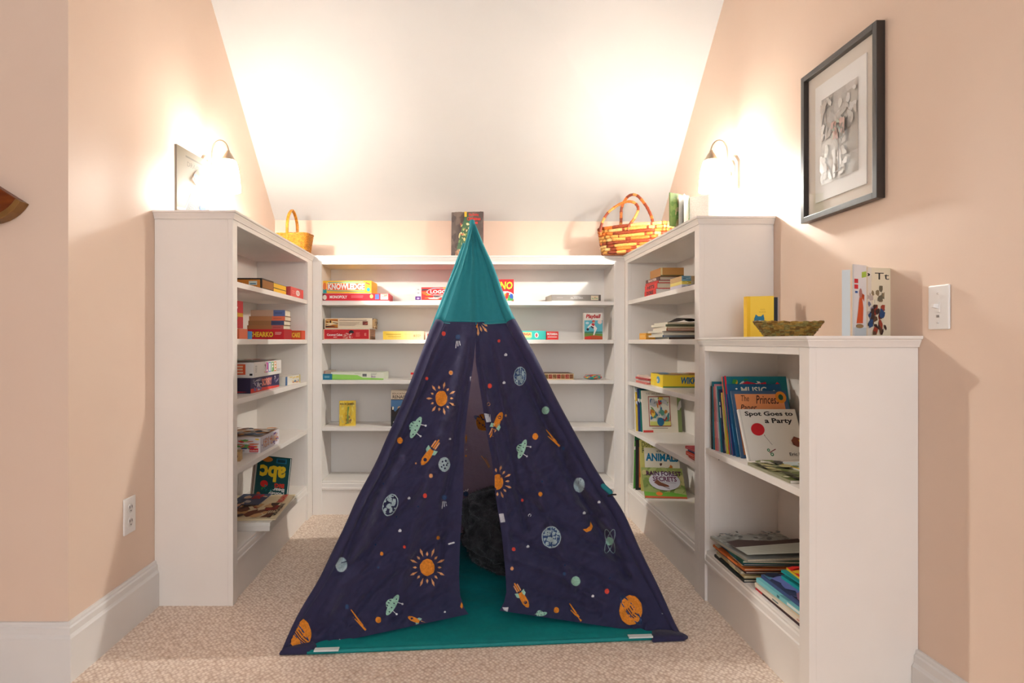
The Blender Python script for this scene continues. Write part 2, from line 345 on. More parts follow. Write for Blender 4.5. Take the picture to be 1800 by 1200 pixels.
r = empty('wall_outlet', (XL, 2.185, .394), (0, 0, rot_to((1, 0)))); tag(r, 'white double power outlet low on the left wall above the baseboard', 'power outlet')
b = MB(); b.box(-.038, .038, -.006, 0, -.0635, .0635, M_PLAST); b.build('outlet_plate', r, bevel=.003)
for z in (.024, -.024):
    b = MB(); b.lathe([(.0001, .0085), (.0150, .0082), (.0165, .006)], mat((222, 217, 212), .3), 18, Matrix.Translation((0, 0, z)) @ Matrix.Rotation(PI/2, 4, 'X'))
    for x in (-.0065, .0065): b.box(x-.0014, x+.0014, -.0089, -.0085, z+.001, z+.0095, M_HOLE)
    b.lathe([(.0001, .0089), (.0028, .0088)], M_HOLE, 8, Matrix.Translation((0, 0, z-.008)) @ Matrix.Rotation(PI/2, 4, 'X'))
    b.build('socket', r)

def sconce(x_wall, sgn, Y, label):
    """sgn: direction from the wall into the room"""
    r = empty('wall_sconce', (x_wall, Y, 1.74)); tag(r, label, 'wall lamp', 'pair of wall sconces')
    b = MB()   # long octagonal backplate with a raised inner panel
    def plate(hw, hh, x0, x1):
        pts = [(-hw, -hh*.62), (-hw*.45, -hh*.9), (0, -hh), (hw*.45, -hh*.9), (hw, -hh*.62), (hw, hh*.62), (hw*.45, hh*.9), (0, hh), (-hw*.45, hh*.9), (-hw, hh*.62)]
        vs = [(x0*sgn, y, z) for y, z in pts]+[(x1*sgn, y*.88, z*.95) for y, z in pts]; n = len(pts)
        b.add(vs, [tuple(range(n)), tuple(range(2*n-1, n-1, -1))]+[(i, (i+1) % n, (i+1) % n+n, i+n) for i in range(n)], M_BRASS)
    plate(.050, .103, 0, .012); plate(.030, .078, .0118, .020)
    b.build('backplate', r, recalc=True, bevel=.0015)
    sx = .110*sgn
    pts = [(.018*sgn, 0, .01), (.030*sgn, 0, .012), (.036*sgn, 0, .03), (.036*sgn, 0, .09)]
    for i in range(0, 13):
        a = PI-PI*i/12; pts.append(((.036+.037)*sgn+.037*sgn*math.cos(a), 0, .115+.05*math.sin(a)))
    pts.append((sx, 0, .105))
    b = MB(); b.tube(pts, .0042, M_BRASS, 10); b.lathe([(.0001, -.012), (.010, -.008), (.012, 0), (.010, .008), (.0001, .012)], M_BRASS, 16, Matrix.Translation((.032*sgn, 0, .012)))
    b.build('gooseneck_arm', r, smooth=True)
    b = MB(); b.lathe([(.0001, .122), (.007, .120), (.009, .112), (.016, .104), (.022, .092), (.030, .080), (.031, .074), (.0001, .074)], M_BRASS, 24, Matrix.Translation((sx, 0, 0)))
    b.build('shade_fitter', r, smooth=True)
    b = MB(); b.lathe([(.026, .078), (.034, .068), (.041, .045), (.046, .015), (.050, -.02), (.052, -.055), (.0525, -.064), (.050, -.064), (.047, -.02), (.043, .015), (.038, .045), (.030, .068), (.001, .072)], M_GLOW, 32, Matrix.Translation((sx, 0, 0)))
    gs = b.build('glass_shade', r, smooth=True)
    b = MB(); b.lathe([(.0001, .02), (.012, .018), (.014, -.01)]+[(.024*math.sin(PI*q/12), -.050+.024*math.cos(PI*q/12)) for q in range(3, 12)]+[(.0001, -.074)], M_BULB, 20, Matrix.Translation((sx, 0, 0)))
    b.build('bulb', gs, smooth=True)
sconce(XL, 1, 2.82, 'lit gooseneck wall sconce with white glass shade on the left wall')
sconce(XR, -1, 2.82, 'lit gooseneck wall sconce with white glass shade on the right wall')

# framed picture on the right wall: local x runs towards the camera? local -y faces the room
r = empty('picture_frame', (XR, 2.022, 1.676), (0, 0, rot_to((-1, 0)))); tag(r, 'thin black frame with matted grey street photograph on the right wall', 'framed picture')
hw, hh, t, dp = .204, .258, .019, .026
b = MB(); b.box(-hw, -hw+t, -dp, 0, -hh, hh, M_BLACK); b.box(hw-t, hw, -dp, 0, -hh, hh, M_BLACK); b.box(-hw+t, hw-t, -dp, 0, hh-t, hh, M_BLACK); b.box(-hw+t, hw-t, -dp, 0, -hh, -hh+t, M_BLACK)
b.build('frame', r, bevel=.001)
b = MB(); b.box(-hw+t, hw-t, -.008, -.001, -hh+t, hh-t, mat((226, 214, 200), .8)); b.build('mat_board', r)
b = MB(); b.box(-.137, .137, -.0115, -.0085, -.200, .195, mat((240, 236, 232), .8))
P = Panel(b, (-.137, -.0117, -.200), (.274, 0, 0), (0, 0, .395))
P.rect(.14, .13, .86, .86, (196, 188, 180)); P.rect(.14, .50, .40, .86, (168, 160, 152)); P.rect(.40, .55, .62, .86, (186, 178, 170)); P.rect(.66, .30, .86, .80, (176, 166, 154))
P.poly([(.14, .13), (.86, .13), (.86, .22), (.60, .32), (.40, .50), (.14, .48)], (212, 205, 197)); P.poly([(.62, .13), (.86, .13), (.86, .26), (.74, .30)], (178, 170, 160))
P.art([(172, 164, 156), (202, 196, 188), (186, 176, 166), (178, 171, 164), (206, 200, 194)], 46, 5, .15, .50, .85, .85, .16)
P.art([(206, 200, 192), (220, 214, 208), (192, 184, 176)], 26, 8, .15, .14, .7, .45, .16)
P.line(.55, .18, .55, .50, .006, (120, 112, 108)); P.line(.45, .18, .62, .20, .004, (140, 132, 126))
P.art([(150, 168, 160), (186, 150, 138), (128, 122, 112), (170, 176, 158), (204, 172, 160)], 34, 2, .42, .44, .68, .60, .26)
b.build('photograph_print', r)
b = MB(); b.box(-hw+t, hw-t, -.0165, -.015, -hh+t, hh-t, M_GLASS); b.build('glass_pane', r)

# wooden ornament cut by the left edge of the view
b = MB(); X0, Z0 = xw(30, 1.80), 1+(600-352)*1.80/1100
def fanpts(R1):
    cx, cz = X0-.109, Z0+.068
    pts = [(cx, cz)]
    for i in range(9):
        a = -.56-1.2*i/8; pts.append((cx+R1*math.cos(a), cz+R1*math.sin(a)))
    return pts
b.prism(fanpts(.112), 1.815, YC, M_WOOD); r = b.build('wall_plaque', recalc=True, bevel=.003); tag(r, 'fan-shaped wooden wall ornament cut off at the left edge of the view', 'wall ornament')
b = MB(); ip, op = fanpts(.112)[1:], fanpts(.129)[1:]
poly = ip+op[::-1]; b.prism(poly, 1.812, YC-.001, M_WOOD2); b.build('rim_band', r, recalc=True, bevel=.002)

# ------------------------------------------------------------ play tent
TENT = empty('play_tent', (.04, 2.7, 0)); tag(TENT, "navy child's play tent printed with planets and rockets, teal peak, standing open on the carpet", 'play tent')
def tent(b, name, **k):
    b.v = [(Vector(v)-Vector((.04, 2.7, 0))) for v in b.v]; return b.build(name, TENT, **k)
ZA = 1.512; YA = 2.72
def PT(px, py, d0):          # point of the pixel ray on a surface leaning from depth d0 at the floor to the apex depth
    k = (YA-d0)/ZA; q = (VY-py)/FPX; d = (d0+k)/(1-k*q); return PX(px, py, d)
def interp(path, py):
    for (x0, y0), (x1, y1) in zip(path, path[1:]):
        if py <= y1: return x0+(x1-x0)*(py-y0)/(y1-y0)
    return path[-1][0]
SIL_L = [(828, 391), (827, 397), (816, 432), (804, 468), (784, 516), (766.6, 561), (750, 597), (734, 638), (719, 679), (693, 741), (676, 778), (662, 812), (640, 853), (625, 880), (612, 912), (597, 944), (560, 1021), (525, 1077), (508, 1112), (493, 1148)]
SIL_R = [(834, 391), (836, 395), (854, 440), (868, 468), (885, 516), (904, 561), (925, 598), (945, 634), (973, 693), (995, 734), (1027, 792), (1050, 832), (1078, 875), (1097, 902), (1127, 972), (1154, 1025), (1167, 1052), (1188, 1100), (1199, 1119)]
D0L, D0R = 2.0, 2.124
def wid(py, side): # sleeve half width in px
    t = (py-391)/730
    return (2.5+ (7 if side else 6)*min(1, t*4))*(1-.45*max(0, (t-.8)/.2))
CLP = [(x+wid(y, 0), y) for x, y in SIL_L]; CRP = [(x-wid(y, 1), y) for x, y in SIL_R]
def smoothed(path, step=12):
    ys = []; y = path[0][1]
    while y < path[-1][1]: ys.append(y); y += step
    ys.append(path[-1][1]); ys = sorted(set(ys) | {565}); out = []
    for y in ys: out.append((sum(interp(path, min(max(y+d, path[0][1]), path[-1][1])) for d in (-14, 0, 14))/3 if path[0][1]+14 < y < path[-1][1]-14 else interp(path, y), y))
    return out
cl, cr = smoothed(CLP), smoothed(CRP)
BLc, BRc, APX = Vector((-.56, 3.20, .0)), Vector((.60, 3.30, .0)), Vector((.037, 2.73, 1.505))
# sleeves round the four poles
YCUT = 565
def sleeve(path, d0, side, lo, hi, m, b):
    pts = [(x, y) for x, y in path if lo <= y <= hi]
    P3 = [PT(x, y, d0) for x, y in pts]; rr = [wid(y, side)*P3[i].y/FPX for i, (x, y) in enumerate(pts)]
    b.tube(P3, rr, m, 12)
caps = MB(); NV = [MB(), MB()]
sleeve(cl, D0L, 0, 0, YCUT, M_TEAL, caps); sleeve(cr, D0R, 1, 0, YCUT, M_TEAL, caps)
sleeve(cl, D0L, 0, YCUT, 2000, M_NAVY, NV[0]); sleeve(cr, D0R, 1, YCUT, 2000, M_NAVY, NV[1])
for b_ in NV: tent(b_, 'pole_sleeve', smooth=True)
for base in (BLc, BRc):
    b = MB(); b.tube([APX.lerp(base, t/20) for t in range(6, 21)], .012, M_NAVY, 10); tent(b, 'pole_sleeve', smooth=True)
    caps.tube([APX.lerp(base, t/20) for t in range(1, 7)], .012, M_TEAL, 10)
# folds of the cloth: (polyline in px, amplitude m, half width px); + towards the camera
FOLDS = [
 ([(790, 568), (772, 612), (745, 668), (712, 735), (690, 790), (655, 860), (620, 930), (600, 985)], -.024, 15),
 ([(776, 568), (752, 630), (722, 700), (700, 745)], .014, 15),
 ([(812, 575), (796, 650), (775, 740), (752, 830), (725, 930), (700, 1040)], .013, 18),
 ([(826, 600), (812, 690), (798, 780), (782, 880), (770, 1000)], -.012, 10),
 ([(700, 800), (660, 880), (612, 990), (570, 1080)], .012, 18),
 ([(760, 830), (700, 900), (650, 960), (600, 1010)], -.008, 8), ([(790, 930), (720, 985), (660, 1030), (610, 1090)], -.007, 8),
 ([(640, 990), (600, 1040), (580, 1075)], .006, 8), ([(820, 980), (760, 1010), (700, 1060)], .006, 9), ([(808, 1020), (740, 1060), (690, 1090)], -.006, 8),
 ([(893, 570), (915, 606), (940, 652), (966, 700), (992, 752), (1022, 815), (1056, 882), (1090, 955)], .016, 12),
 ([(880, 575), (902, 625), (926, 672), (950, 728), (985, 800), (1020, 870), (1058, 940), (1100, 1010)], -.020, 13),
 ([(856, 580), (872, 660), (888, 740), (902, 830), (925, 930)], -.010, 9), ([(842, 600), (856, 690), (872, 780), (886, 880), (895, 980)], .012, 9),
 ([(868, 590), (892, 690), (920, 790), (955, 890), (985, 970), (1010, 1050)], .010, 12),
 ([(905, 860), (960, 905), (1030, 950), (1110, 990)], -.007, 8), ([(900, 940), (960, 975), (1040, 1010), (1130, 1060)], -.008, 9), ([(905, 985), (980, 1010), (1060, 1060)], .007, 8),
 ([(940, 830), (1000, 880), (1080, 930)], .006, 8), ([(960, 760), (1010, 840), (1070, 900)], .006, 9), ([(1000, 960), (1080, 985), (1150, 1040)], .006, 9), ([(890, 1020), (960, 1045), (1050, 1075)], -.006, 9)]
def segd(px, py, a, b):
    dx, dy = b[0]-a[0], b[1]-a[1]; t = max(0, min(1, ((px-a[0])*dx+(py-a[1])*dy)/(dx*dx+dy*dy))); return math.hypot(px-a[0]-t*dx, py-a[1]-t*dy)
def fold(px, py, fl=FOLDS):
    s = 0
    for line, A, w in fl:
        if py < line[0][1]-40 or py > line[-1][1]+40: continue
        d = min(segd(px, py, a, c) for a, c in zip(line, line[1:]))
        w = w*.68
        if d < 3*w: s += 2.1*A*math.exp(-(d/w)**2)
    q = min(1, max(0, (py-480)/300))
    v = Vector((px*.012+py*.006, py*.006, 3.1)); v2 = Vector(((px+py*.5)*.03, (py-px*.3)*.015, 7.7)); v3 = Vector(((px+py*.9)*.07, (py-px*.6)*.03, 1.7))
    s += q*1.3*(.010*(noise.noise(v)) + .009*(noise.noise(v2)) + .006*(1-2*abs(noise.noise(v3))-.6))
    return s
INL = [(836, 566), (836, 600), (833, 632), (829.5, 660), (826, 685), (820, 735), (816, 772), (814, 862), (809, 948), (807, 1013), (809, 1046), (816, 1068), (824, 1079)]
INR = [(836.5, 566), (836, 600), (836, 635), (844, 685), (850, 725), (855, 760), (865, 810), (870, 864), (875, 896), (882, 940), (888, 1000), (890, 1040), (886, 1058), (878, 1073)]
def flap(outer, inner, d_out, y_out_end, mir):
    nu, nv = 84, 200
    def fn(u, v):
        yo = YCUT+(y_out_end-YCUT)*v; yi = 566+((inner[-1][1])-566)*v
        xo = interp(outer, yo)+(.75 if not mir else -.75)*wid(yo, mir); xi = interp(inner, yi)
        px = xo+(xi-xo)*u; py = yo+(yi-yo)*u
        d0 = d_out-.002+(2.17-d_out)*(u**.8)*min(1, .25+v)
        e = min(1, u*8)*min(1, 4*v+.1)
        if u > .93: e *= .5
        p = PT(px, py, d0); dirv = (p-Vector((0, 0, EYE))).normalized()
        if mir and v < .12: p += dirv*.004
        return p-dirv*fold(px, py)*e
    b = MB(); b.grid(fn, nu, nv, M_NAVY); return b
FL = flap(CLP, INL, D0L, 1148, False); FR = flap(CRP, INR, D0R, 1119, True)
# printed motifs, laid on the cloth as thin ink
ORG, GRN, GRY, RED, BLU, WHT, INK, TAN = (226, 138, 44), (158, 204, 184), (164, 184, 190), (222, 74, 62), (54, 78, 120), (226, 226, 232), (38, 40, 72), (222, 158, 110)
_ink = {}
def ink(c):
    if c not in _ink: _ink[c] = nodemat('print_%02x%02x%02x' % c, c, tuple(int(v*.88) for v in c), 160, .8)
    return _ink[c]
class Cloth:
    def __init__(s, mb, toward=True):
        s.mb = mb; s.bvh = BVHTree.FromPolygons([tuple(v) for v in mb.v], mb.f); s.k = 0
    def hit(s, px, py):
        o = Vector((0, 0, EYE)); d = (PX(px, py, 1.0)-o).normalized(); h = s.bvh.ray_cast(o, d)
        return None if h[0] is None else h[0]-d*(.0014+.00028*min(s.k, 12))
    def poly(s, pts, c, step=3.0):
        s.k += 1
        x0 = min(p[0] for p in pts); x1 = max(p[0] for p in pts); y0 = min(p[1] for p in pts); y1 = max(p[1] for p in pts)
        def inside(x, y):
            r_ = False; n = len(pts)
            for i in range(n):
                (ax, ay), (bx, by) = pts[i], pts[(i+1) % n]
                if (ay > y) != (by > y) and x < (bx-ax)*(y-ay)/(by-ay)+ax: r_ = not r_
            return r_
        vs = list(pts); x = x0+step/2
        while x < x1:
            y = y0+step/2
            while y < y1:
                if inside(x, y) and min(segd(x, y, pts[i], pts[(i+1) % len(pts)]) for i in range(len(pts))) > step*.4: vs.append((x, y))
                y += step
            x += step
        n = len(pts)
        V2, _, F2 = delaunay_2d_cdt([Vector(p) for p in vs], [], [list(range(n))], 1, 1e-4)[:3]
        P3 = [s.hit(p.x, p.y) for p in V2]; idx = {}; out = []
        for i, p in enumerate(P3):
            if p is not None: idx[i] = len(out); out.append(p)
        s.mb.add(out, [tuple(idx[i] for i in f) for f in F2 if all(i in idx for i in f)], ink(c))
    def ell(s, x, y, rx, ry, c, rot=0, n=18, wob=.03, seed=1):
        R = random.Random(seed+int(x)); ca, sa = math.cos(rot), math.sin(rot)
        s.poly([(x+(rx*math.cos(t)*ca-ry*math.sin(t)*sa)*w, y+(rx*math.cos(t)*sa+ry*math.sin(t)*ca)*w) for t, w in [(2*PI*i/n, 1+R.uniform(-wob, wob)) for i in range(n)]], c)
    def dot(s, x, y, r_, c): s.ell(x, y, r_*.92, r_*1.05, c, n=9, wob=.08)
    def stroke(s, pts, w, c, taper=1.0):
        L, R_ = [], []
        for i, (x, y) in enumerate(pts):
            a = pts[max(i-1, 0)]; b_ = pts[min(i+1, len(pts)-1)]; dx, dy = b_[0]-a[0], b_[1]-a[1]; l = math.hypot(dx, dy) or 1
            ww = w/2*(1+(taper-1)*i/(len(pts)-1)); L.append((x-dy/l*ww, y+dx/l*ww)); R_.append((x+dy/l*ww, y-dx/l*ww))
        s.poly(L+R_[::-1], c)
    def ring(s, x, y, rx, ry, rot, w, c, n=22, a0=0, a1=2*PI):
        ca, sa = math.cos(rot), math.sin(rot)
        pts = [(x+rx*math.cos(t)*ca-ry*math.sin(t)*sa, y+rx*math.cos(t)*sa+ry*math.sin(t)*ca) for t in [a0+(a1-a0)*i/n for i in range(n+1)]]
        for i in range(0, n, 2): s.stroke(pts[i:i+3], w, c)
    def sun(s, x, y, rx, ry, r1, r2, n=12, a0=0, a1=2*PI, disc=True):
        s.k = 0
        if disc: s.ell(x, y, rx, ry, ORG, n=20, wob=.05)
        for i in range(n):
            a = a0+(a1-a0)*i/n; e = r2 if i % 2 else r2*.78; ca, sa = math.cos(a), math.sin(a)
            s.poly([(x+r1*ca, y+r1*1.1*sa), (x+e*.82*ca-2.0*sa, y+(e*.9*sa+2.0*ca)), (x+e*ca, y+e*1.1*sa), (x+e*.82*ca+2.2*sa, y+e*.9*sa-2.2*ca)], TAN)
    def loc(s, x, y, a, sc_=1.0):
        ca, sa = math.cos(a), math.sin(a); return lambda u, v: (x+(u*ca-v*sa)*sc_, y+(u*sa+v*ca)*sc_)
    def rocket(s, x, y, a, k=1.0):      # +u is the nose
        s.k = 0
        f = s.loc(x, y, a, k)
        s.poly([f(u, v) for u, v in [(-12, -3), (-3, -4), (-10, -12), (-20, -12), (-17, -4)]], GRN); s.poly([f(u, v) for u, v in [(-12, 3), (-3, 4), (-10, 12), (-20, 12), (-17, 4)]], GRN)
        s.poly([f(u, v) for u, v in [(24, 0), (20, 4.5), (10, 7.5), (-4, 7), (-16, 4.5), (-16, -4.5), (-4, -7), (10, -7.5), (20, -4.5)]], ORG)
        s.ell(*f(10, 0), 4*k, 4*k, INK, n=10)
        for v in (-4.5, 0, 4.5): s.stroke([f(-20, v), f(-42+abs(v), v)], 3.0*k, TAN if v else ORG)
    def ufo(s, x, y, a, k=1.0):         # u along the disc, v<0 the dome
        s.k = 0
        f = s.loc(x, y, a, k)
        s.poly([f(u, v) for u, v in [(-10, -2), (-8, -9), (-2, -13), (4, -12), (9, -8), (11, -2)]], GRN)
        for u in (-5, 0, 5): s.stroke([f(u, -10), f(u*1.2, -4)], 1.6*k, INK)
        s.poly([f(22*math.cos(t), 6.5*math.sin(t)) for t in [2*PI*i/16 for i in range(16)]], GRN)
        for u in (-14, -5, 4, 13): s.ell(*f(u, 1), 1.3*k, 1.3*k, INK, n=7)
        for u in (-9, 9): s.stroke([f(u, 6), f(u*1.2, 14)], 1.2*k, WHT); s.ell(*f(u*1.2, 15), 2*k, 2*k, WHT, n=7)
    def earth(s, x, y, rx, ry, a=0.0, seed=1):
        s.k = 0
        s.ell(x, y, rx, ry, GRY, a, 22); s.ell(x, y, rx*.90, ry*.91, BLU if seed % 2 else INK, a, 22)
        R = random.Random(seed); f = s.loc(x, y, a)
        for (cx, cy, w, h) in ((-.35, -.42, .34, .30), (.34, -.25, .30, .38), (-.12, .18, .42, .30), (.34, .46, .26, .30), (-.42, .55, .2, .2)):
            m = 9; s.poly([f(rx*(cx+w*rr*math.cos(2*PI*i/m)), ry*(cy+h*rr*math.sin(2*PI*i/m))) for i, rr in [(i, R.uniform(.65, 1.1)) for i in range(m)]], GRY)
    def moon(s, x, y, rx, ry, holes=True, c=GRY):
        s.k = 0
        s.ell(x, y, rx, ry, c, wob=.04, n=20)
        if holes:
            for u, v, r_ in ((-.3, -.4, 1.7), (.25, -.5, 2), (.4, .1, 1.6), (-.1, .1, 1.6), (-.45, .35, 1.4), (.1, .55, 1.7), (.55, -.15, 1.2)): s.ell(x+u*rx, y+v*ry, r_, r_*1.1, INK, n=7)
    def saturn(s, x, y, rx, ry, a, ringc=BLU):
        s.k = 0
        for q in (1.12, 1.25, 1.38): s.ring(x, y, rx*1.1*q, ry*.22*q, a, 1.1, ringc)
        s.ell(x, y, rx, ry, ORG, n=26)
        f = s.loc(x, y, a)
        for v in (-5, 0, 3.5): s.stroke([f(-rx*.93, v-2), f(-rx*.3, v+2), f(rx*.4, v+2), f(rx*.95, v-1)], 1.7, INK)
    def streaks(s, x0, y0, x1, y1, c=ORG, w=4):
        s.k = 0
        s.stroke([(x0, y0), (x1-(x1-x0)*.2, y1-(y1-y0)*.2)], w*.4, c, 2.2); s.stroke([(x0+(x1-x0)*.25-3, y0+(y1-y0)*.25+4), (x1, y1)], w*.35, c, 2.5)
    def star(s, x, y, r_=2.2):
        s.k = 0; s.poly([(x, y-r_), (x+r_, y-.2*r_), (x+.8*r_, y+.8*r_), (x-.8*r_, y+.9*r_), (x-r_, y)], WHT)
    def comet(s, x, y, dy=14):
        s.k = 0
        s.ell(x, y, 4.5, 4.5, BLU, n=10)
        for u in (-4, 0, 4): s.stroke([(x+u*.6, y+dy*.5), (x+u, y+dy+abs(3-u)*.8)], 1.3, WHT)
a = Cloth(FL)
a.dot(780, 586, 4, RED); a.comet(805, 592, 14); a.dot(792.5, 655, 4, TAN); a.dot(792.5, 655, 2, ORG); a.dot(750, 665, 3, RED)
a.stroke([(741, 645), (745, 640)], 3, WHT); a.stroke([(827.5, 662), (828.5, 670)], 3, WHT); a.stroke([(827.5, 673), (828.5, 677)], 2.5, WHT)
a.sun(776, 700, 10.5, 13.5, 15, 27, 14); a.ufo(731, 751, -1.12, .95); a.dot(703, 774, 5.5, ORG); a.dot(678, 785, 3.4, ORG)
a.rocket(752, 801, 2.18, .82); a.dot(731, 814, 1.6, TAN); a.moon(781, 816, 10.5, 12.5); a.ell(663, 822, 8, 8, GRN); a.dot(757.5, 836, 3.6, TAN); a.dot(747, 871, 4, RED)
a.star(719, 875, 2.6); a.star(703, 932, 3); a.star(791, 771, 2); a.earth(686, 887, 13, 20, .35, 2); a.comet(781, 874, 14); a.dot(770, 945, 3.3, ORG); a.dot(711, 961, 2.8, RED); a.dot(671, 973, 3.4, ORG)
a.stroke([(788, 956), (799, 953), (809, 949)], 2.6, WHT); a.stroke([(798, 958), (809, 952)], 2.2, WHT); a.poly([(610, 914), (616, 908), (619, 912), (612, 915)], ORG); a.star(607, 940, 2.8)
a.moon(600, 992, 10.5, 13, False); a.stroke([(590, 996), (600, 989), (610, 986)], 1.4, INK); a.dot(665, 997, 2, BLU); a.dot(660, 957, 1.6, BLU)
a.sun(751, 997, 13, 15, 18, 33, 16); a.ufo(690, 1063, -1.05, .95); a.streaks(617, 1071, 643, 1107); a.dot(610, 1066, 4, BLU); a.dot(665, 1089, 5.5, ORG); a.star(782, 1075, 1.8)
a.rocket(729, 1089, 3.55, .55); a.poly([(811, 1058), (814, 1060), (817, 1069), (812, 1070), (809, 1066)], ORG); a.star(597, 1125, 2.5); a.dot(568, 1136, 2.6, RED)
a.saturn(526, 1113, 21, 27, .95); a.dot(697, 908, 1.2, BLU); a.dot(735, 890, 1.5, BLU); a.dot(674, 850, 1.5, BLU)
a = Cloth(FR)
a.sun(840, 563, 6, 8, 9, 25, 8, -.2, 2.6, False); a.stroke([(838, 567), (837, 577)], 4, ORG); a.dot(877, 599, 2.6, RED); a.star(889, 623, 2.8); a.earth(914, 661, 11, 16.5, .1, 3); a.star(886, 672, 2.6)
a.dot(861, 678, 4.2, RED); a.dot(859, 710, 3.2, TAN); a.poly([(851, 726), (862, 728), (863, 741), (855, 742)], (206, 208, 216)); a.rocket(875, 740, -1.13, .75); a.dot(889, 730, 2.2, TAN)
a.poly([(899, 581), (906, 589), (904, 592), (898, 585)], TAN)
a.ell(959, 721, 6.5, 7, GRN, .5); a.star(988, 742, 2); a.dot(941, 767, 5.5, ORG); a.ufo(918, 789, -1.2, .82); a.streaks(960, 755, 984, 784); a.dot(990, 788, 3, BLU); a.dot(962, 667, 2, RED)
a.ell(875, 847, 9.5, 14, ORG, n=20, wob=.05)
for q in range(9):
    t = -1.75+q*.42; ca, sa = math.cos(t), math.sin(t); rr = 26 if q % 2 else 21
    a.poly([(875+13*ca, 847+17*sa), (875+rr*.85*ca-2*sa, 847+(rr+3)*.9*sa+2*ca), (875+rr*ca, 847+(rr+4)*sa), (875+rr*.85*ca+2*sa, 847+(rr+3)*.9*sa-2*ca)], TAN)
a.moon(1018, 852, 10, 13, False); a.stroke([(1021, 840), (1022, 864)], 1.1, INK); a.dot(950, 868, 4, ORG); a.dot(953, 846, 1.8, BLU); a.dot(918, 879, 2.6, RED); a.dot(1060, 870, 3, RED); a.star(1053, 882, 2.6)
a.star(931, 905, 2.8); a.star(1027, 901, 2.8); a.earth(969, 944, 17, 19, 0, 5)
a.poly([(1038, 916), (1042, 925), (1039, 932), (1031, 935), (1024, 930), (1031, 929), (1037, 924)], ORG)
for t in (1.25, 1.9): a.ring(1072, 951, 22, 6, t, 1.1, GRY)
a.ell(1071, 951, 6.5, 7.5, GRN); a.dot(1109, 951, 3.2, TAN); a.star(928, 960, 2.6); a.dot(903, 965, 3.4, RED); a.dot(900, 999, 3.2, TAN)
a.ell(1012, 1021, 8, 8.5, GRN); a.dot(992, 1008, 3, BLU); a.dot(993, 993, 1.5, BLU); a.dot(1072, 1016, 1.5, BLU); a.rocket(920, 1052, 1.05, .75); a.dot(978, 1072, 5.2, ORG); a.streaks(1001, 1060, 1022, 1091); a.dot(1067, 1039, 4.5, RED); a.star(1042, 1047, 2.6)
a.ufo(949, 1080, -.25, .6); a.saturn(1109, 1072, 20, 26.5, .95); a.star(1165, 1077, 2); a.dot(1158, 1060, 2, BLU); a.ell(1158, 1028, 3, 9, GRN, -.4)
a.poly([(877, 903), (885, 902), (888, 917), (880, 918)], (206, 206, 214)); a.poly([(883, 1067), (894, 1067), (892, 1075), (881, 1074)], (206, 206, 214))
tent(FL, 'door_flap', smooth=True); tent(FR, 'door_flap', smooth=True)
# peak: front gore between the two front poles, in soft pleats gathered at the tip
def peak(u, v):
    y = 397+(YCUT+2.5-397)*v+2.5*math.sin(PI*u)*v; xo = interp(CLP, y)+.7*wid(y, 0); xi = interp(CRP, y)-.7*wid(y, 1); px = xo+(xi-xo)*u
    d0 = (D0L+(D0R-D0L)*u)-.003; p = PT(px, y, d0+.06*math.sin(PI*u)*v); dv = (p-Vector((0, 0, EYE))).normalized()
    pl = .010*math.exp(-((u-.30-.12*v)/.10)**2)-.011*math.exp(-((u-.55)/.12)**2)+.011*math.exp(-((u-.80-.08*(1-v))/.07)**2)-.006*math.exp(-((u-.13)/.06)**2)
    return p-dv*(pl*math.sin(PI*u)*min(1, .25+v)*1.3 + .006*noise.noise(Vector((u*7, v*3, 0)))*math.sin(PI*u))
caps.grid(peak, 48, 60, M_TEAL)
st = [peak(i/60, 1)-Vector((0, .002, -.001)) for i in range(1, 60)]; caps.tube(st, .0016, mat((70, 160, 168), .8), 6)
st = [peak(i/60, .965)-Vector((0, .002, 0)) for i in range(1, 60)]; caps.tube(st, .0008, mat((70, 160, 168), .8), 5)
lp = [PT(x, y, D0L) for x, y in cl]; rp = [PT(x, y, D0R) for x, y in cr]
def edge(pts, t):   # by height fraction
    z = 1.47*(1-t); pp = pts
    for a_, b_ in zip(pp, pp[1:]):
        if b_.z <= z: return a_.lerp(b_, (a_.z-z)/max(1e-6, a_.z-b_.z))
    return pp[-1]
def side(A, B, inward):
    def fn(u, v):
        p = A(v).lerp(B(v), u); s = math.sin(PI*u)*math.sin(PI*min(1, v*1.02))
        return p+inward*(s*(.012+.01*noise.noise(Vector((u*4, v*5, inward.x*3)))))
    return fn
back = lambda base: (lambda v: APX.lerp(base, .02+.98*v))
def two_tone(fn, nu, nv, name):
    full = MB(); full.grid(fn, nu, nv, M_NAVY); zc = 1.085
    lo, f0 = MB(), [f for f in full.f if sum(full.v[i][2] for i in f)/4 < zc]; hi = [f for f in full.f if sum(full.v[i][2] for i in f)/4 >= zc]
    lo.add(full.v, f0, M_NAVY); caps.add(full.v, hi, M_TEAL); return lo
eL = lambda v: edge(lp, v); eR = lambda v: edge(rp, v)
sd = two_tone(side(eL, back(BLc), Vector((1, 0, 0))), 24, 40, 'x'); tent(sd, 'side_panel', smooth=True)
sd = two_tone(side(eR, back(BRc), Vector((-1, 0, 0))), 24, 40, 'x'); tent(sd, 'side_panel', smooth=True)
bk = two_tone(side(back(BLc), back(BRc), Vector((0, -1, 0))), 40, 50, 'x')
a = Cloth(bk)
a.saturn(850, 742, 13, 15, .6); a.stroke([(846, 801), (853, 809), (860, 822)], 1.6, TAN, 1.5); a.stroke([(853, 804), (861, 820)], 1.5, TAN); a.moon(817, 898, 8, 9); a.comet(819, 868, -10); a.star(848, 863, 2)
a.poly([(818, 768), (820, 763), (821, 770), (819, 780)], ORG); a.star(820, 790, 1.5); a.dot(819, 801, 1.8, ORG)
tent(bk, 'back_panel', smooth=True)
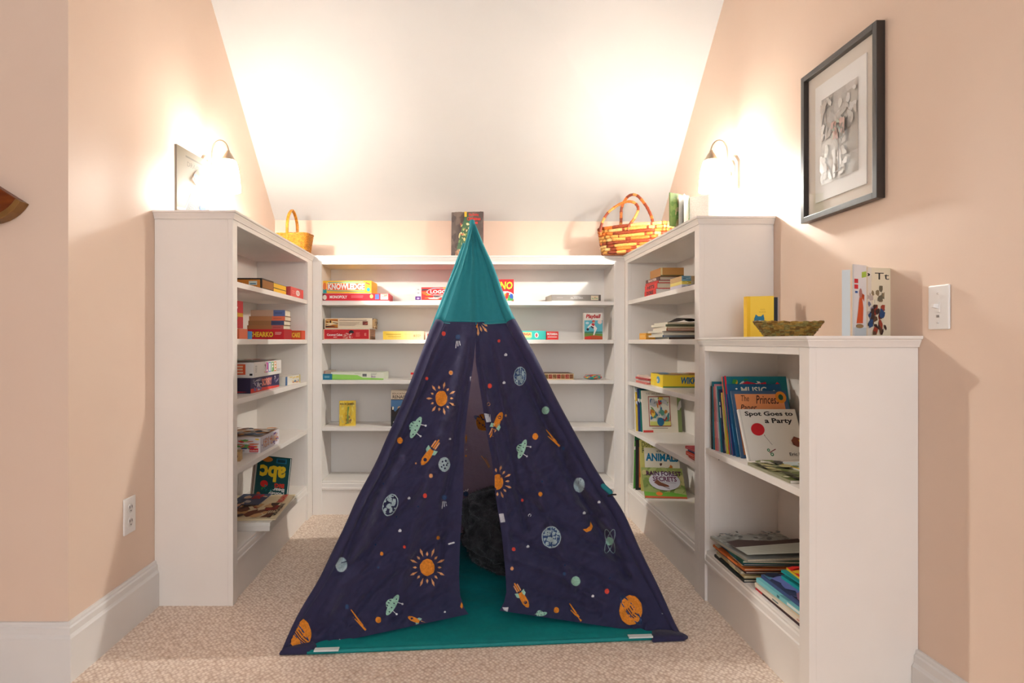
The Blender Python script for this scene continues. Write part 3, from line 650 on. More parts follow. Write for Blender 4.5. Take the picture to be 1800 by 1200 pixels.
# knot at the tip
kb = MB()
kb.lathe([(.0001, .020), (.009, .017), (.0125, .006), (.011, -.006), (.014, -.016), (.020, -.045), (.024, -.07)], M_TEAL, 18, Matrix.Translation(APX+Vector((0, -.01, .006))))
caps.add([Vector(v) for v in kb.v], kb.f, M_TEAL)
tent(caps, 'peak_cap', smooth=True)
# groundsheet

gFL = Vector((-.50, 2.0, 0)); gFR = Vector((.655, 2.10, 0)); gBR = Vector((.585, 3.26, 0)); gBL = Vector((-.545, 3.17, 0))
def sheet(u, v):
    p = gFL.lerp(gFR, u).lerp(gBL.lerp(gBR, u), v)
    e = min(1, v*14)*min(1, u*12, (1-u)*12)
    return Vector((p.x, p.y, .006+.006*math.sin(PI*min(1, v*40)/2)+e*(.004+.010*noise.noise(Vector((u*5, v*7, 1)))*.5+.004*abs(noise.noise(Vector((u*14+v*5, v*10, 4)))))))
b = MB(); b.grid(sheet, 90, 90, M_MATT)
b.tube([gFL.lerp(gFR, i/30)+Vector((0, 0, .007)) for i in range(31)], .007, M_MATT, 10); tent(b, 'groundsheet', smooth=True)
# stitched white labels on the front hem
for x0, y0, x1, y1, Y0, Y1 in ((553, 1141, 596, 1140, 1.995, 2.0), (1104, 1122, 1146, 1119, 2.085, 2.09)):
    p0, p1 = PX(x0, y0, Y0), PX(x1, y1, Y1); p0.z = p1.z = .0185
    b = MB(); b.hexa([p0+Vector((0, -.014, -.001)), p1+Vector((0, -.014, -.001)), p1+Vector((0, .008, -.001)), p0+Vector((0, .008, -.001))], [p0+Vector((0, -.012, .002)), p1+Vector((0, -.012, .002)), p1+Vector((0, .008, .002)), p0+Vector((0, .008, .002))], mat((214, 222, 220), .7))
    tent(b, 'hem_label').parent = bpy.data.objects['groundsheet']
# folded corner pockets holding the pole ends
def pocket(pts, z, name):
    b = MB(); n = len(pts); c = sum((Vector(p) for p in pts), Vector())/n
    lo = [Vector((p[0], p[1], .001)) for p in pts]; mid = [Vector((p[0], p[1], z*.6)) for p in pts]; hi = [Vector((c.x+(p[0]-c.x)*.75, c.y+(p[1]-c.y)*.75, z)) for p in pts]
    vs = lo+mid+hi; fs = [(i, (i+1) % n, (i+1) % n+n, i+n) for i in range(n)]+[(i+n, (i+1) % n+n, (i+1) % n+2*n, i+2*n) for i in range(n)]+[tuple(range(2*n, 3*n)), tuple(range(n-1, -1, -1))]
    b.add(vs, fs, M_NAVY); o = tent(b, name, smooth=True, bevel=.004, recalc=True); return o
pocket([(-.588, 1.990, 0), (-.490, 1.995, 0), (-.475, 2.03, 0), (-.50, 2.08, 0), (-.565, 2.04, 0)], .022, 'corner_pocket')
pocket([(.625, 2.075, 0), (.735, 2.085, 0), (.757, 2.105, 0), (.715, 2.15, 0), (.64, 2.14, 0)], .018, 'corner_pocket')
# rolled teal tie on the right edge
t0, t1 = PT(1057, 851, D0R-.03), PT(1076, 868, D0R-.03)
b = MB(); b.tube([t0, t0.lerp(t1, .1), t0.lerp(t1, .9), t1], [.004, .0095, .0095, .004], M_TEAL, 10); tent(b, 'rolled_tie', smooth=True)
t0, t1 = PT(1068, 872, D0R-.035), PT(1083, 869, D0R-.03); b = MB(); b.tube([t0, t0.lerp(t1, .5)+Vector((0, -.004, .004)), t1], .003, mat((18, 16, 22)), 8)
t2 = PT(1074, 860, D0R-.035); b.tube([t2, t0.lerp(t1, .5)], .0026, mat((18, 16, 22)), 8); tent(b, 'tie_cord', smooth=True).parent = bpy.data.objects['rolled_tie']

# fuzzy black beanbag inside
b = MB(); cx, cy, cz = .272, 2.825, .176
def bag(u, v):
    th = 2*PI*u; ph = PI*v; sn, cs = max(0, math.sin(ph))**(.62 if ph < PI/2 else .30), math.copysign(abs(math.cos(ph))**.8, math.cos(ph)); pw = lambda q: math.copysign(abs(q)**.68, q); d = Vector((pw(math.cos(th))*sn, pw(math.sin(th))*sn, cs))
    n = noise.noise(d*2.1+Vector((3, 1, 0)))*.16+abs(noise.noise(Vector((d.x*3+d.z*2, d.y*3, d.z*6))))*-.12+noise.noise(d*14)*.02
    p = Vector((d.x*.275, d.y*.245, d.z*.168))*(1+n); p.z = max(p.z, -.166+abs(noise.noise(d*9))*.004); return p
b.grid(bag, 110, 70, M_FUR)
bagv = list(b.v); R = random.Random(4)
hv, hf = [], []
for i in range(16000):
    u, v = R.random(), R.uniform(.03, .93); p = bag(u, v); nrm = Vector((p.x/.285**2, p.y/.235**2, p.z/.165**2)).normalized()
    t = (nrm*.6+Vector((R.gauss(0, .45), R.gauss(0, .45), R.gauss(-.35, .4)))).normalized(); s_ = nrm.cross(t)
    if s_.length < 1e-3: continue
    s_.normalize(); l = R.uniform(.008, .018); k = len(hv); hv += [p-s_*.0007, p+s_*.0007, p+t*l]; hf.append((k, k+1, k+2))
b.add(hv, hf, M_FUR)
o = b.build('beanbag', smooth=True, loc=(cx, cy, cz)); tag(o, 'fuzzy black beanbag lying on the teal groundsheet inside the tent', 'beanbag')

# ------------------------------------------------------------ books and games
def book(label, loc, rot, w, h, t, col, front=None, spine=None, hard=True, name='book', cat='book', group=None, pages=None, top=None):
    """stands on its lower edge: width x, thickness y, height z; cover on -y, spine on -x; origin at the bottom of the front-left corner"""
    r = empty(name, loc, rot); tag(r, label, cat, group)
    c = .0022 if hard else .0009; ov = .003 if hard else 0; m = mat(col) if isinstance(col, tuple) else col
    k = MB(); k.box(0, w, 0, c, 0, h, m); k.box(0, w, t-c, t, 0, h, m); k.box(-.0003, c, c, t-c, 0, h, m)
    if front: front(Panel(k, (0, 0, 0), (w, 0, 0), (0, 0, h)))
    if spine: spine(Panel(k, (-.0003, t, 0), (0, -t, 0), (0, 0, h)))
    k.build('cover', r)
    p = MB(); p.box(c, w-ov, c, t-c, ov, h-ov, pages or M_PAGEW); p.build('page_block', r)
    return r
def flat(z, t): return z
def lying(label, x, y, z, yaw, w, h, t, col, front=None, spine=None, **k):
    """lies flat, cover up, centred on x,y; spine on the local -x side, turned by yaw"""
    R3 = Matrix.Rotation(yaw, 4, 'Z') @ Matrix.Rotation(-PI/2, 4, 'X')
    c = R3 @ Vector((w/2, t/2, h/2)); lo = Vector((x, y, z+t/2))-c
    return book(label, lo, R3.to_euler(), w, h, t, col, front, spine, **k)
def box(label, x, y, z, yaw, w, d, h, col, front=None, right=None, left=None, top=None, name='board_game_box', cat='board game', group=None, tray=(235, 230, 220), lid=.88, tilt=None):
    """cardboard box centred on x,y, resting on z; front is the local -y side"""
    r = empty(name, (x, y, z), (tilt or 0, 0, yaw)); tag(r, label, cat, group); m = mat(col) if isinstance(col, tuple) else col
    k = MB(); a, b_ = w/2, d/2; zb = h*(1-lid); k.box(-a, a, -b_, b_, zb, h, m)
    if front: front(Panel(k, (-a, -b_, zb), (w, 0, 0), (0, 0, h-zb)))
    if right: right(Panel(k, (a, -b_, zb), (0, d, 0), (0, 0, h-zb)))
    if left: left(Panel(k, (-a, b_, zb), (0, -d, 0), (0, 0, h-zb)))
    if top: top(Panel(k, (-a, -b_, h), (w, 0, 0), (0, d, 0)))
    k.build('box_lid', r)
    q = MB(); q.box(-a+.0015, a-.0015, -b_+.0015, b_-.0015, 0, zb+.0001, mat(tray)); q.build('box_tray', r)
    return r
def fr(x0, x1, Y): return (xw(x0, Y)+xw(x1, Y))/2, xw(x1, Y)-xw(x0, Y)
def hz(py, Y): return EYE+(VY-py)*Y/FPX
S1, S2, S3, S4 = ZS
YK = 3.628        # front plane of things on the back case
W_, K_ = (244, 240, 234), (24, 22, 26)

# ---- back bookcase, shelf 1
def f(P):
    P.rect(0, 0, 1, 1, (214, 36, 52)); P.rect(0, 0, .045, 1, (120, 28, 40)); P.ell(.035, .45, .03, .35, (226, 214, 200)); P.text('MONOPOLY', .11, .30, .37, .72, W_, .03)
    P.lines(.43, .35, .62, .75, 2, (240, 130, 140)); P.ell(.735, .6, .025, .28, (240, 220, 120)); P.rect(.79, .2, .85, .9, (90, 120, 190)); P.rect(.87, .15, .985, .95, (240, 226, 214)); P.art(SOFT, 8, 3, .88, .2, .98, .9, .3)
xc, w = fr(566, 683, YK); box('long red property-trading board game box under the yellow quiz game on the top shelf', xc, YK+.125, S1, .02, w, .24, .047, (206, 34, 50), f)
def f(P):
    P.rect(0, 0, 1, 1, (246, 190, 40)); P.rect(0, 0, .09, .35, (30, 150, 150)); P.ell(.05, .55, .035, .3, (226, 120, 60)); P.rect(.09, .22, .88, .86, (250, 226, 120)); P.line(.1, .20, .86, .14, .004, (30, 150, 160)); P.line(.12, .86, .84, .92, .004, (30, 150, 160))
    P.rect(.10, .25, .87, .78, (238, 92, 52)); P.text('KNOWLEDGE', .115, .28, .86, .78, W_, .045); P.ell(.94, .28, .035, .16, (40, 170, 190)); P.line(.88, .85, .97, .7, .006, (228, 80, 60))
xc, w = fr(567, 654, YK+.01); box('yellow quiz game box with white capital letters lying on the long red box', xc, YK+.11, S1+.0475, -.03, w, .20, .074, (244, 186, 40), f, lid=.97)
def f(P):
    P.rect(0, 0, 1, 1, (236, 226, 214)); P.rect(.12, 0, 1, 1, (222, 60, 56)); P.rect(0, 0, .11, .28, (96, 40, 130)); P.ell(.055, .12, .03, .07, (200, 180, 220)); P.ell(.06, .55, .025, .06, (180, 176, 180)); P.ell(.06, .82, .025, .06, (180, 176, 180))
    P.art([(246, 200, 50), (240, 236, 230), (60, 60, 70), (236, 120, 60), (40, 130, 170)], 46, 12, .13, .05, .98, .97, .16); P.ell(.46, .62, .235, .30, (240, 236, 230), 22); P.ell(.46, .62, .22, .27, (220, 40, 44), 22)
    P.text('LOGO', .30, .50, .62, .78, W_, .04); P.lines(.36, .38, .58, .45, 1, W_); P.text('BOARD GAME', .36, .12, .64, .24, W_, .02)
xc, w = fr(730, 818, YK); box('red and white logo quiz game box half behind the tent peak on the left', xc, YK+.10, S1, 0, w, .19, .083, (222, 60, 56), f, left=lambda P: P.rect(0, 0, 1, 1, (240, 236, 232)))
def f(P):
    P.rect(0, 0, 1, 1, (216, 36, 44)); P.text('UNO', .12, .52, .97, .88, (36, 24, 20), .08, .1); P.text('UNO', .10, .54, .95, .90, (250, 214, 60), .04, .1)
    P.ell(.62, .2, .42, .26, (240, 236, 230)); P.poly([(.5, .02), (.7, .02), (.7, .36), (.58, .36)], (236, 180, 50)); P.poly([(.7, .02), (.98, .02), (.98, .24), (.76, .30)], (70, 160, 80)); P.poly([(.58, .1), (.72, .12), (.8, .38), (.66, .40)], (210, 50, 50)); P.poly([(.8, .16), (.96, .1), (.96, .3), (.84, .36)], (50, 90, 180)); P.ell(.28, .16, .14, .12, (60, 140, 180))
xc, w = fr(866, 903.5, YK+.02); box('upright red card game box with yellow letters at the right edge of the tent peak', xc, YK+.05, S1, -.05, w, .045, .131, (206, 32, 40), f, right=lambda P: P.rect(0, 0, 1, 1, (236, 206, 190)), lid=.97, name='card_game_box', cat='card game')
def f(P):
    P.rect(0, 0, 1, 1, (128, 120, 114)); P.lines(.10, .45, .24, .62, 2, (170, 162, 156)); P.ring_ = None
    P.text('ALABAMA', .38, .34, .64, .60, (208, 202, 196), .01); P.ell(.51, .70, .08, .06, (176, 170, 164)); P.rect(.80, .12, .95, .86, (222, 206, 176)); P.art(SOFT, 6, 9, .82, .3, .94, .8, .3); P.rect(.96, 0, 1, 1, (84, 78, 74))
xc, w = fr(968, 1055, YK+.01); box('flat grey puzzle box on the top shelf right of the tent', xc, YK+.11, S1, .05, w, .20, .040, (120, 113, 108), f, left=lambda P: P.rect(0, 0, 1, 1, (176, 168, 154)), name='puzzle_box', cat='puzzle box')
# ---- back bookcase, shelf 2
def f(P):
    P.rect(0, 0, 1, 1, (190, 26, 34)); P.rect(.0, .0, 1, .045, (226, 190, 160)); P.rect(0, .955, 1, 1, (226, 190, 160)); P.rect(0, 0, .02, 1, (226, 190, 160)); P.rect(.98, 0, 1, 1, (226, 190, 160))
    P.text('Coconut Cakes', .08, .34, .41, .56, W_, .02); P.text('MIX', .22, .16, .30, .26, (236, 200, 190), .02); P.art([(240, 232, 220), (236, 214, 190)], 26, 6, .42, .08, .64, .62, .10); P.poly([(.55, .6), (.66, .6), (.65, .82), (.60, .9), (.56, .8)], K_)
    P.lines(.70, .25, .82, .7, 4, (226, 120, 110), 4); P.text('E', .89, .35, .93, .6, (226, 150, 130)); P.text('Original', .18, .78, .31, .86, (226, 110, 90))
xc, w = fr(569, 651, YK+.01); box('dark red game box with white lettering under the beige box on the second shelf', xc, YK+.10, S2, -.02, w, .19, .062, (206, 150, 116), f, right=lambda P: [P.rect(0, 0, 1, 1, (176, 126, 92)), P.lines(.1, .1, .9, .9, 5, (110, 70, 54))], lid=.96)
def f(P):
    P.rect(0, 0, 1, 1, (230, 212, 182)); P.rect(.02, .06, .28, .92, (206, 140, 40)); P.art([(110, 50, 20), (236, 190, 80), (60, 26, 14), (236, 214, 170), (170, 90, 30)], 22, 15, .02, .06, .28, .92, .3); P.lines(.31, .72, .92, .86, 1, (130, 90, 74)); P.lines(.31, .25, .76, .64, 4, (176, 150, 130)); P.rect(.80, .34, .91, .70, (120, 50, 40)); P.art([(220, 130, 90), (90, 40, 40)], 5, 2, .8, .36, .91, .68, .3)
xc, w = fr(571, 655, YK+.01); box('beige game box with small photo and fine print lying on the dark red box', xc, YK+.10, S2+.0625, -.015, w, .185, .063, (226, 206, 172), f, right=lambda P: [P.rect(0, 0, 1, 1, (186, 150, 104)), P.art([(90, 50, 40), (60, 90, 110), (226, 206, 172)], 14, 4)], lid=.96)
def f(P):
    for i in range(12): P.rect(i/12, 0, (i+1)/12, 1, (246, 206+min(20, i*2), 70+i*10))
    P.lines(.08, .55, .46, .72, 1, (206, 160, 50)); P.lines(.12, .3, .46, .42, 1, (206, 160, 50)); P.lines(.52, .6, .72, .7, 1, (196, 170, 120)); P.text('BUDDY', .75, .30, .93, .60, (176, 140, 96), .0)
xc, w = fr(673, 745, YK); box('long pale yellow box lying alone left of the tent on the second shelf', xc, YK+.085, S2, 0, w, .16, .050, (250, 232, 196), f, lid=.98)
def f(P): P.rect(0, 0, 1, 1, (230, 100, 60)); P.art([(240, 180, 120), (200, 60, 40)], 6, 1)
xc, w = fr(751, 775, YK); box('small orange box peeking out at the left edge of the tent on the second shelf', xc, YK+.06, S2, 0, w, .10, .035, (228, 96, 56), f, lid=.98)
def f(P):
    P.rect(0, 0, 1, 1, (60, 190, 176)); P.rect(.3, .25, .60, .85, (240, 200, 130)); P.text('JENGA', .32, .4, .58, .75, (214, 70, 60), .04); P.ell(.74, .5, .055, .30, (240, 236, 230)); P.ell(.735, .5, .03, .22, (200, 90, 90)); P.lines(.3, .1, .6, .2, 1, (240, 190, 90))
xc, w = fr(897, 960, YK+.006); box('small teal game box at the right edge of the tent on the second shelf', xc, YK+.06, S2, 0, w, .09, .052, (60, 186, 172), f, lid=.98)
def f(P):
    P.rect(0, 0, 1, 1, (222, 50, 46)); P.text('PICTUREKA', .06, .55, .92, .82, W_, .04); P.rect(.08, .25, .9, .42, (236, 120, 100)); P.lines(.1, .22, .9, .42, 1, W_)
xc, w = fr(961, 982, YK); box('small red game box with white print right beside the teal box', xc, YK+.055, S2, 0, w, .09, .048, (216, 46, 44), f, lid=.98)
def f(P):
    P.rect(0, 0, 1, 1, (96, 180, 196)); P.rect(0, .72, 1, 1, (236, 226, 214)); P.poly([(0, 0), (1, 0), (1, .22), (0, .24)], (110, 140, 60)); P.poly([(0, .0), (1, 0), (1, .12), (.5, .16), (0, .10)], (186, 80, 40)); P.rect(0, .24, 1, .3, (60, 130, 110))
    P.text('Playball', .08, .76, .90, .95, (186, 36, 44), .05, .2); P.rect(.03, .02, .36, .11, (220, 52, 44)); P.ell(.85, .66, .12, .08, (236, 210, 200)); P.ell(.16, .62, .1, .045, (206, 226, 230))
    P.poly([(.36, .60), (.52, .64), (.60, .5), (.7, .42), (.62, .3), (.54, .16), (.48, .16), (.54, .34), (.46, .46), (.34, .5), (.20, .42), (.16, .46)], (236, 230, 222)); P.ell(.50, .68, .08, .045, (190, 34, 40)); P.ell(.52, .65, .06, .03, (214, 160, 120)); P.poly([(.38, .6), (.5, .62), (.58, .55), (.5, .5), (.4, .54)], (196, 40, 44)); P.ell(.18, .38, .07, .05, (60, 30, 40)); P.poly([(.36, .52), (.52, .46), (.5, .40), (.36, .46)], (70, 40, 60))
xc, w = fr(1027, 1059, YK+.01); box('upright picture box of a baseball pitcher on the second shelf near the corner', xc, YK+.03, S2, .03, w, .04, .156, (214, 206, 194), f, lid=.99)
# ---- back bookcase, shelf 3
def f(P):
    P.rect(0, 0, 1, 1, (226, 226, 206)); P.poly([(0, 0), (1, 0), (1, .18), (.6, .30), (.5, .62), (0, .72)], (150, 206, 96)); P.rect(.60, .42, .68, .80, (110, 110, 110)); P.text('Brain', .77, .28, .85, .58, (130, 70, 150)); P.lines(.76, .62, .88, .88, 3, (160, 160, 150)); P.lines(.45, .75, .58, .88, 2, (170, 176, 150)); P.rect(0, 0, 1, .09, (120, 190, 60))
xc, w = fr(583, 676, YK+.02); box('flat lime green and white box on the third shelf', xc, YK+.10, S3, -.05, w, .17, .044, (226, 228, 210), f, right=lambda P: P.rect(0, 0, 1, 1, (206, 210, 190)), lid=.98)
def f(P): P.rect(0, 0, 1, 1, (20, 112, 142)); P.lines(.2, .3, .8, .7, 2, (160, 206, 216))
xc, w = fr(566.5, 582.5, YK); box('small blue box beside the lime green box, under the beige one', xc, YK+.09, S3, 0, w, .16, .034, (22, 108, 136), f, lid=.98)
def f(P): P.rect(0, 0, 1, 1, (190, 166, 146)); P.lines(.05, .4, .9, .7, 1, (150, 110, 96)); P.ell(.1, .5, .05, .3, (180, 80, 80))
xc, w = fr(568, 581.5, YK+.02); box('little beige pouch box lying on the small blue box', xc+.004, YK+.09, S3+.0345, 0, w+.001, .12, .018, (190, 168, 150), f, lid=.98)
def f(P): P.rect(0, 0, 1, 1, (224, 190, 176)); P.rect(0, .72, 1, 1, (206, 36, 40)); P.rect(0, 0, 1, .1, (176, 140, 130))
xc, w = fr(722, 742, YK+.02); box('small pinkish box with red top beside the tent\'s left edge, third shelf', xc, YK+.05, S3, 0, w, .06, .042, (220, 186, 172), f, lid=.98)
def f(P):
    P.rect(0, 0, 1, 1, (232, 204, 160))
    for i in range(9): P.rect(.02+i*.108, .18, .115+i*.108, .88, (120+(i*37) % 70, 50+(i*23) % 50, 44)); P.art([(226, 170, 140), (60, 26, 28), (190, 110, 90)], 3, i, .03+i*.108, .25, .11+i*.108, .85, .35)
xc, w = fr(940, 1008, YK+.01); box('flat box with a strip of small portrait photos on the back case\'s third shelf', xc, YK+.10, S3, .03, w, .18, .036, (228, 200, 158), f, top=lambda P: P.rect(0, 0, 1, 1, (110, 80, 60)), lid=.98)
b = MB(); xc, w = fr(1026, 1059, YK+.03)
def pouch(u, v):
    a_ = 2*PI*v; s_ = max(0.02, math.sin(PI*min(1, max(0, u)))**.35); return Vector(((u-.5)*w, .028*math.cos(a_)*s_, .0135+.0130*math.sin(a_)*s_))
b.grid(pouch, 20, 14, mat((40, 140, 150), .5)); R = random.Random(3); cols = [mat(c, .5) for c in ((40, 150, 160), (196, 50, 60), (240, 190, 60), (60, 90, 150), (60, 160, 90), (230, 120, 70))]
ks = [b.mi(c) for c in cols]; b.fm = [ks[(i//3+(i//40)) % 6] if R.random() < .75 else ks[0] for i in range(len(b.f))]
o = b.build('pencil_pouch', smooth=True, loc=(xc, YK+.04, S3+.0004)); tag(o, 'small multicoloured zip pouch lying on the third shelf near the right end', 'pouch')
z_ = MB(); z_.tube([(-w*.42, -.006, .0272), (0, -.006, .0278), (w*.42, -.006, .0272)], .0012, mat((200, 40, 50)), 6); z_.build('zipper', o)
# ---- back bookcase, shelf 4
def f(P):
    P.rect(0, 0, 1, 1, (232, 196, 60)); P.art([(240, 214, 96), (222, 180, 40), (214, 190, 90)], 60, 21, size=.10); P.text('PACK JAMES', .06, .83, .94, .93, (70, 50, 30), .03); P.poly([(.45, .1), (.6, .1), (.56, .5), (.62, .78), (.52, .78), (.50, .5)], (110, 140, 60)); P.art([(70, 110, 50), (150, 110, 50), (120, 80, 60)], 8, 5, .35, .08, .8, .45, .2)
def g(P): P.rect(0, 0, 1, 1, (206, 166, 70)); P.text('JAMES', .2, .5, .8, .58, (60, 40, 20)); P.rect(.1, .1, .9, .3, (150, 110, 50)); P.lines(.2, .6, .8, .8, 3, (90, 60, 30))
xc, w = fr(597, 624.5, YK+.03); book('thick little yellow picture book standing alone on the fourth shelf', (xw(597, 3.67), YK+.035, S4), (0, 0, .10), .093, .145, .030, (222, 184, 60), f, g)
def f(P):
    P.rect(0, 0, 1, 1, (30, 26, 30)); P.rect(0, .74, 1, 1, (206, 186, 160)); P.text('EDUCATION IN THE', .05, .87, .95, .92, (110, 80, 64)); P.text('RENAISSANCE', .06, .76, .98, .85, (60, 40, 40), .02); P.rect(0, .28, 1, .72, (70, 110, 150)); P.poly([(0, .28), (1, .28), (1, .5), (.8, .44), (.7, .56), (.6, .45), (.5, .6), (.4, .45), (.3, .52), (.15, .4), (0, .55)], (40, 28, 24)); P.art([(196, 150, 100), (236, 220, 190), (60, 40, 30)], 14, 4, .05, .1, .95, .55, .14); P.text('SO GO', .08, .04, .5, .14, W_, .03)
book('history picture book with beige title band, half hidden by the tent on the fourth shelf', (xw(687, YK+.01), YK+.012, S4), (-.05, 0, 0), .16, .213, .012, (40, 34, 36), f)
# ---- on top of the back case
def f(P):
    P.rect(0, 0, 1, 1, (98, 86, 80)); P.art([(88, 76, 72), (110, 96, 88), (80, 70, 68)], 50, 7, size=.14)
    P.poly([(.1, .02), (.95, .02), (.9, .16), (.66, .30), (.4, .28), (.16, .16)], (166, 136, 112)); P.art([(222, 196, 150), (196, 150, 110), (236, 214, 170), (150, 110, 90)], 40, 8, .12, .02, .9, .28, .12)
    P.poly([(.18, .2), (.44, .94), (.52, .94), (.78, .2)], (70, 104, 76)); P.art([(206, 196, 130), (120, 150, 90), (60, 96, 70), (196, 90, 70), (230, 214, 160)], 60, 11, .24, .22, .7, .75, .10)
    P.rect(.42, .88, .49, .99, (226, 180, 50)); P.text('The Finding', .55, .88, .86, .95, (206, 50, 44), .02); P.text('Christmas', .50, .80, .92, .87, (206, 50, 44), .03); P.text('Tree', .60, .72, .84, .79, (206, 50, 44), .03)
r = book('large dark picture book with a lit tree cover standing behind the tent peak', (xw(793, 3.74), 3.745, 1.4935), (-.06, 0, -.12), .192, .283, .018, (150, 40, 44), f, pages=M_PAGEW)

# ---- left bookcase (things face the room or the camera)
LY = lambda px, X: FPX*abs(X)/abs(px-VX)
# shelf 1
def f(P):
    P.rect(0, 0, 1, 1, (40, 30, 22)); P.rect(.02, .1, .97, .86, (206, 130, 44)); P.text('Chess:', .30, .22, .66, .78, K_, .03); P.rect(.78, .35, .92, .72, (206, 214, 206)); P.rect(.80, .42, .90, .52, (60, 120, 150)); P.art([(190, 110, 30), (220, 150, 60)], 10, 1, .02, .1, .28, .86, .2)
xr = XFL-.018
box('orange and black chess game box on the top shelf of the left case', xr-.137, 2.86+.001, S1, 0, .264, .17, .050, (60, 44, 30), f, right=lambda P: [P.rect(0, 0, 1, 1, (50, 36, 26)), P.rect(.04, .12, .96, .86, (150, 96, 40))], lid=.95)
def f(P): P.rect(0, 0, 1, 1, (236, 186, 50)); P.rect(0, 0, 1, .06, K_); P.rect(0, .94, 1, 1, K_); P.rect(0, 0, .02, 1, K_); P.rect(.95, 0, 1, 1, (150, 40, 34))
for i in range(2):
    box('yellow flat box, %s of the two stacked behind the chess game' % ('upper' if i else 'lower'), xr-.10, 3.075, S1+.0245*i, PI/2, .245, .17, .0242, (60, 44, 26), f, lid=.97, group='yellow boxes on the left case')
def f(P): P.rect(0, 0, 1, 1, (216, 86, 80)); P.ell(.55, .5, .16, .30, (240, 226, 220)); P.lines(.42, .35, .68, .65, 2, (216, 120, 110)); P.rect(.85, .1, .99, .9, (230, 70, 66)); P.lines(.1, .3, .3, .7, 2, (236, 150, 140))
box('coral red box at the far end of the top shelf of the left case', xr-.08, 3.345, S1, PI/2, .25, .16, .052, (210, 80, 76), f, lid=.97)
book('thin blue book standing at the near end of the top shelf of the left case', (-.985, 2.445, S1), (0, 0, PI/2-.0), .11, .128, .011, (20, 120, 150), lambda P: [P.rect(0, 0, 1, .12, (190, 50, 110))])
# shelf 2
def f(P): P.rect(0, 0, 1, 1, (222, 56, 64)); P.rect(0, .72, 1, .78, W_); P.rect(0, .42, 1, .58, (236, 190, 50)); P.rect(0, .34, 1, .42, (90, 170, 70)); P.ell(.5, .15, .3, .08, (240, 200, 190)); P.text('GO', .2, .6, .8, .7, W_)
box('upright red box with yellow band standing on the orange box in the left case', -.985, 2.60, S2+.0425, 0, .115, .06, .115, (216, 52, 62), f, right=lambda P: [P.rect(0, 0, 1, 1, (206, 48, 58)), P.rect(0, .42, 1, .56, (230, 180, 50))], lid=.98)
def f(P): P.rect(0, 0, 1, 1, (232, 124, 84)); P.ell(.8, .5, .1, .3, (240, 170, 130)); P.lines(.5, .3, .7, .6, 2, (240, 200, 180))
box('orange box under the upright red box, at the near end of the second shelf', -.995, 2.60, S2, 0, .16, .10, .042, (228, 118, 80), f, lid=.98)
def f(P): P.rect(0, 0, 1, 1, (40, 116, 170)); P.rect(0, .7, 1, 1, (196, 206, 216))
box('small blue box between the orange box and the red cherry game', -.992, 2.80, S2, 0, .070, .06, .036, (40, 110, 160), f, lid=.98)
def f(P):
    P.rect(0, 0, 1, 1, (196, 24, 34)); P.text('CHEARKO', .04, .18, .72, .80, (30, 20, 18), .09); P.text('CHEARKO', .05, .22, .71, .76, (240, 190, 50), .05); P.lines(.76, .45, .95, .75, 3, (240, 200, 190))
box('red game box with fat yellow letters on the second shelf of the left case', -.975, 3.15, S2, 0, .180, .14, .050, (190, 22, 32), f, right=lambda P: P.rect(0, 0, 1, 1, (176, 24, 32)), lid=.98)
def f(P):
    P.rect(0, 0, 1, 1, (222, 84, 44)); P.text('PANCAKE', .06, .2, .92, .8, (190, 40, 30), .08); P.text('PANCAKE', .07, .23, .91, .77, (250, 210, 70), .04)
box('small orange game box with yellow letters right of the red cherry game', -.931, 3.456, S2, .0, .092, .075, .050, (218, 80, 42), f, lid=.98)
z = S2+.0503
for i, (w, t, pc, sc_, ww) in enumerate(((.180, .020, (170, 116, 72), (190, 90, 84), .32), (.176, .022, (160, 112, 72), (70, 76, 110), .36), (.176, .022, (186, 130, 86), (226, 110, 74), .36), (.168, .030, (196, 160, 136), (96, 110, 160), .34))):
    def f(P, sc_=sc_, pc=pc, ww=ww): P.rect(0, 0, 1, 1, pc); P.rect(1-ww, 0, 1, 1, sc_); P.lines(1-ww*.9, .35, 1-ww*.2, .65, 2, tuple(int(v*.6) for v in sc_))
    r = empty('hardcover_book', (-.978+.003*i, 3.15, z), (0, 0, .02*(i-1))); tag(r, ['brown hardcover with red spine end, lowest of the four on the red cherry game', 'brown hardcover with navy spine end, second from the bottom on the red cherry game', 'tan hardcover with orange spine end, third from the bottom on the red cherry game', 'thick grey-brown hardcover with blue label, topmost on the red cherry game'][i], 'book', 'hardcovers stacked on the red game')
    k = MB(); c = mat(tuple(int(v*.75) for v in pc)); k.box(-w/2, w/2, -.06, .06, 0, .002, c); k.box(-w/2, w/2, -.06, .06, t-.002, t, c); k.box(-w/2, w/2, -.06, -.058, .002, t-.002, c); f(Panel(k, (-w/2, -.06, 0), (w, 0, 0), (0, 0, t))); k.build('cover', r)
    p = MB(); p.box(-w/2+.003, w/2-.003, -.058, .057, .002, t-.002, M_PAGE); p.build('page_block', r); z += t+.0003
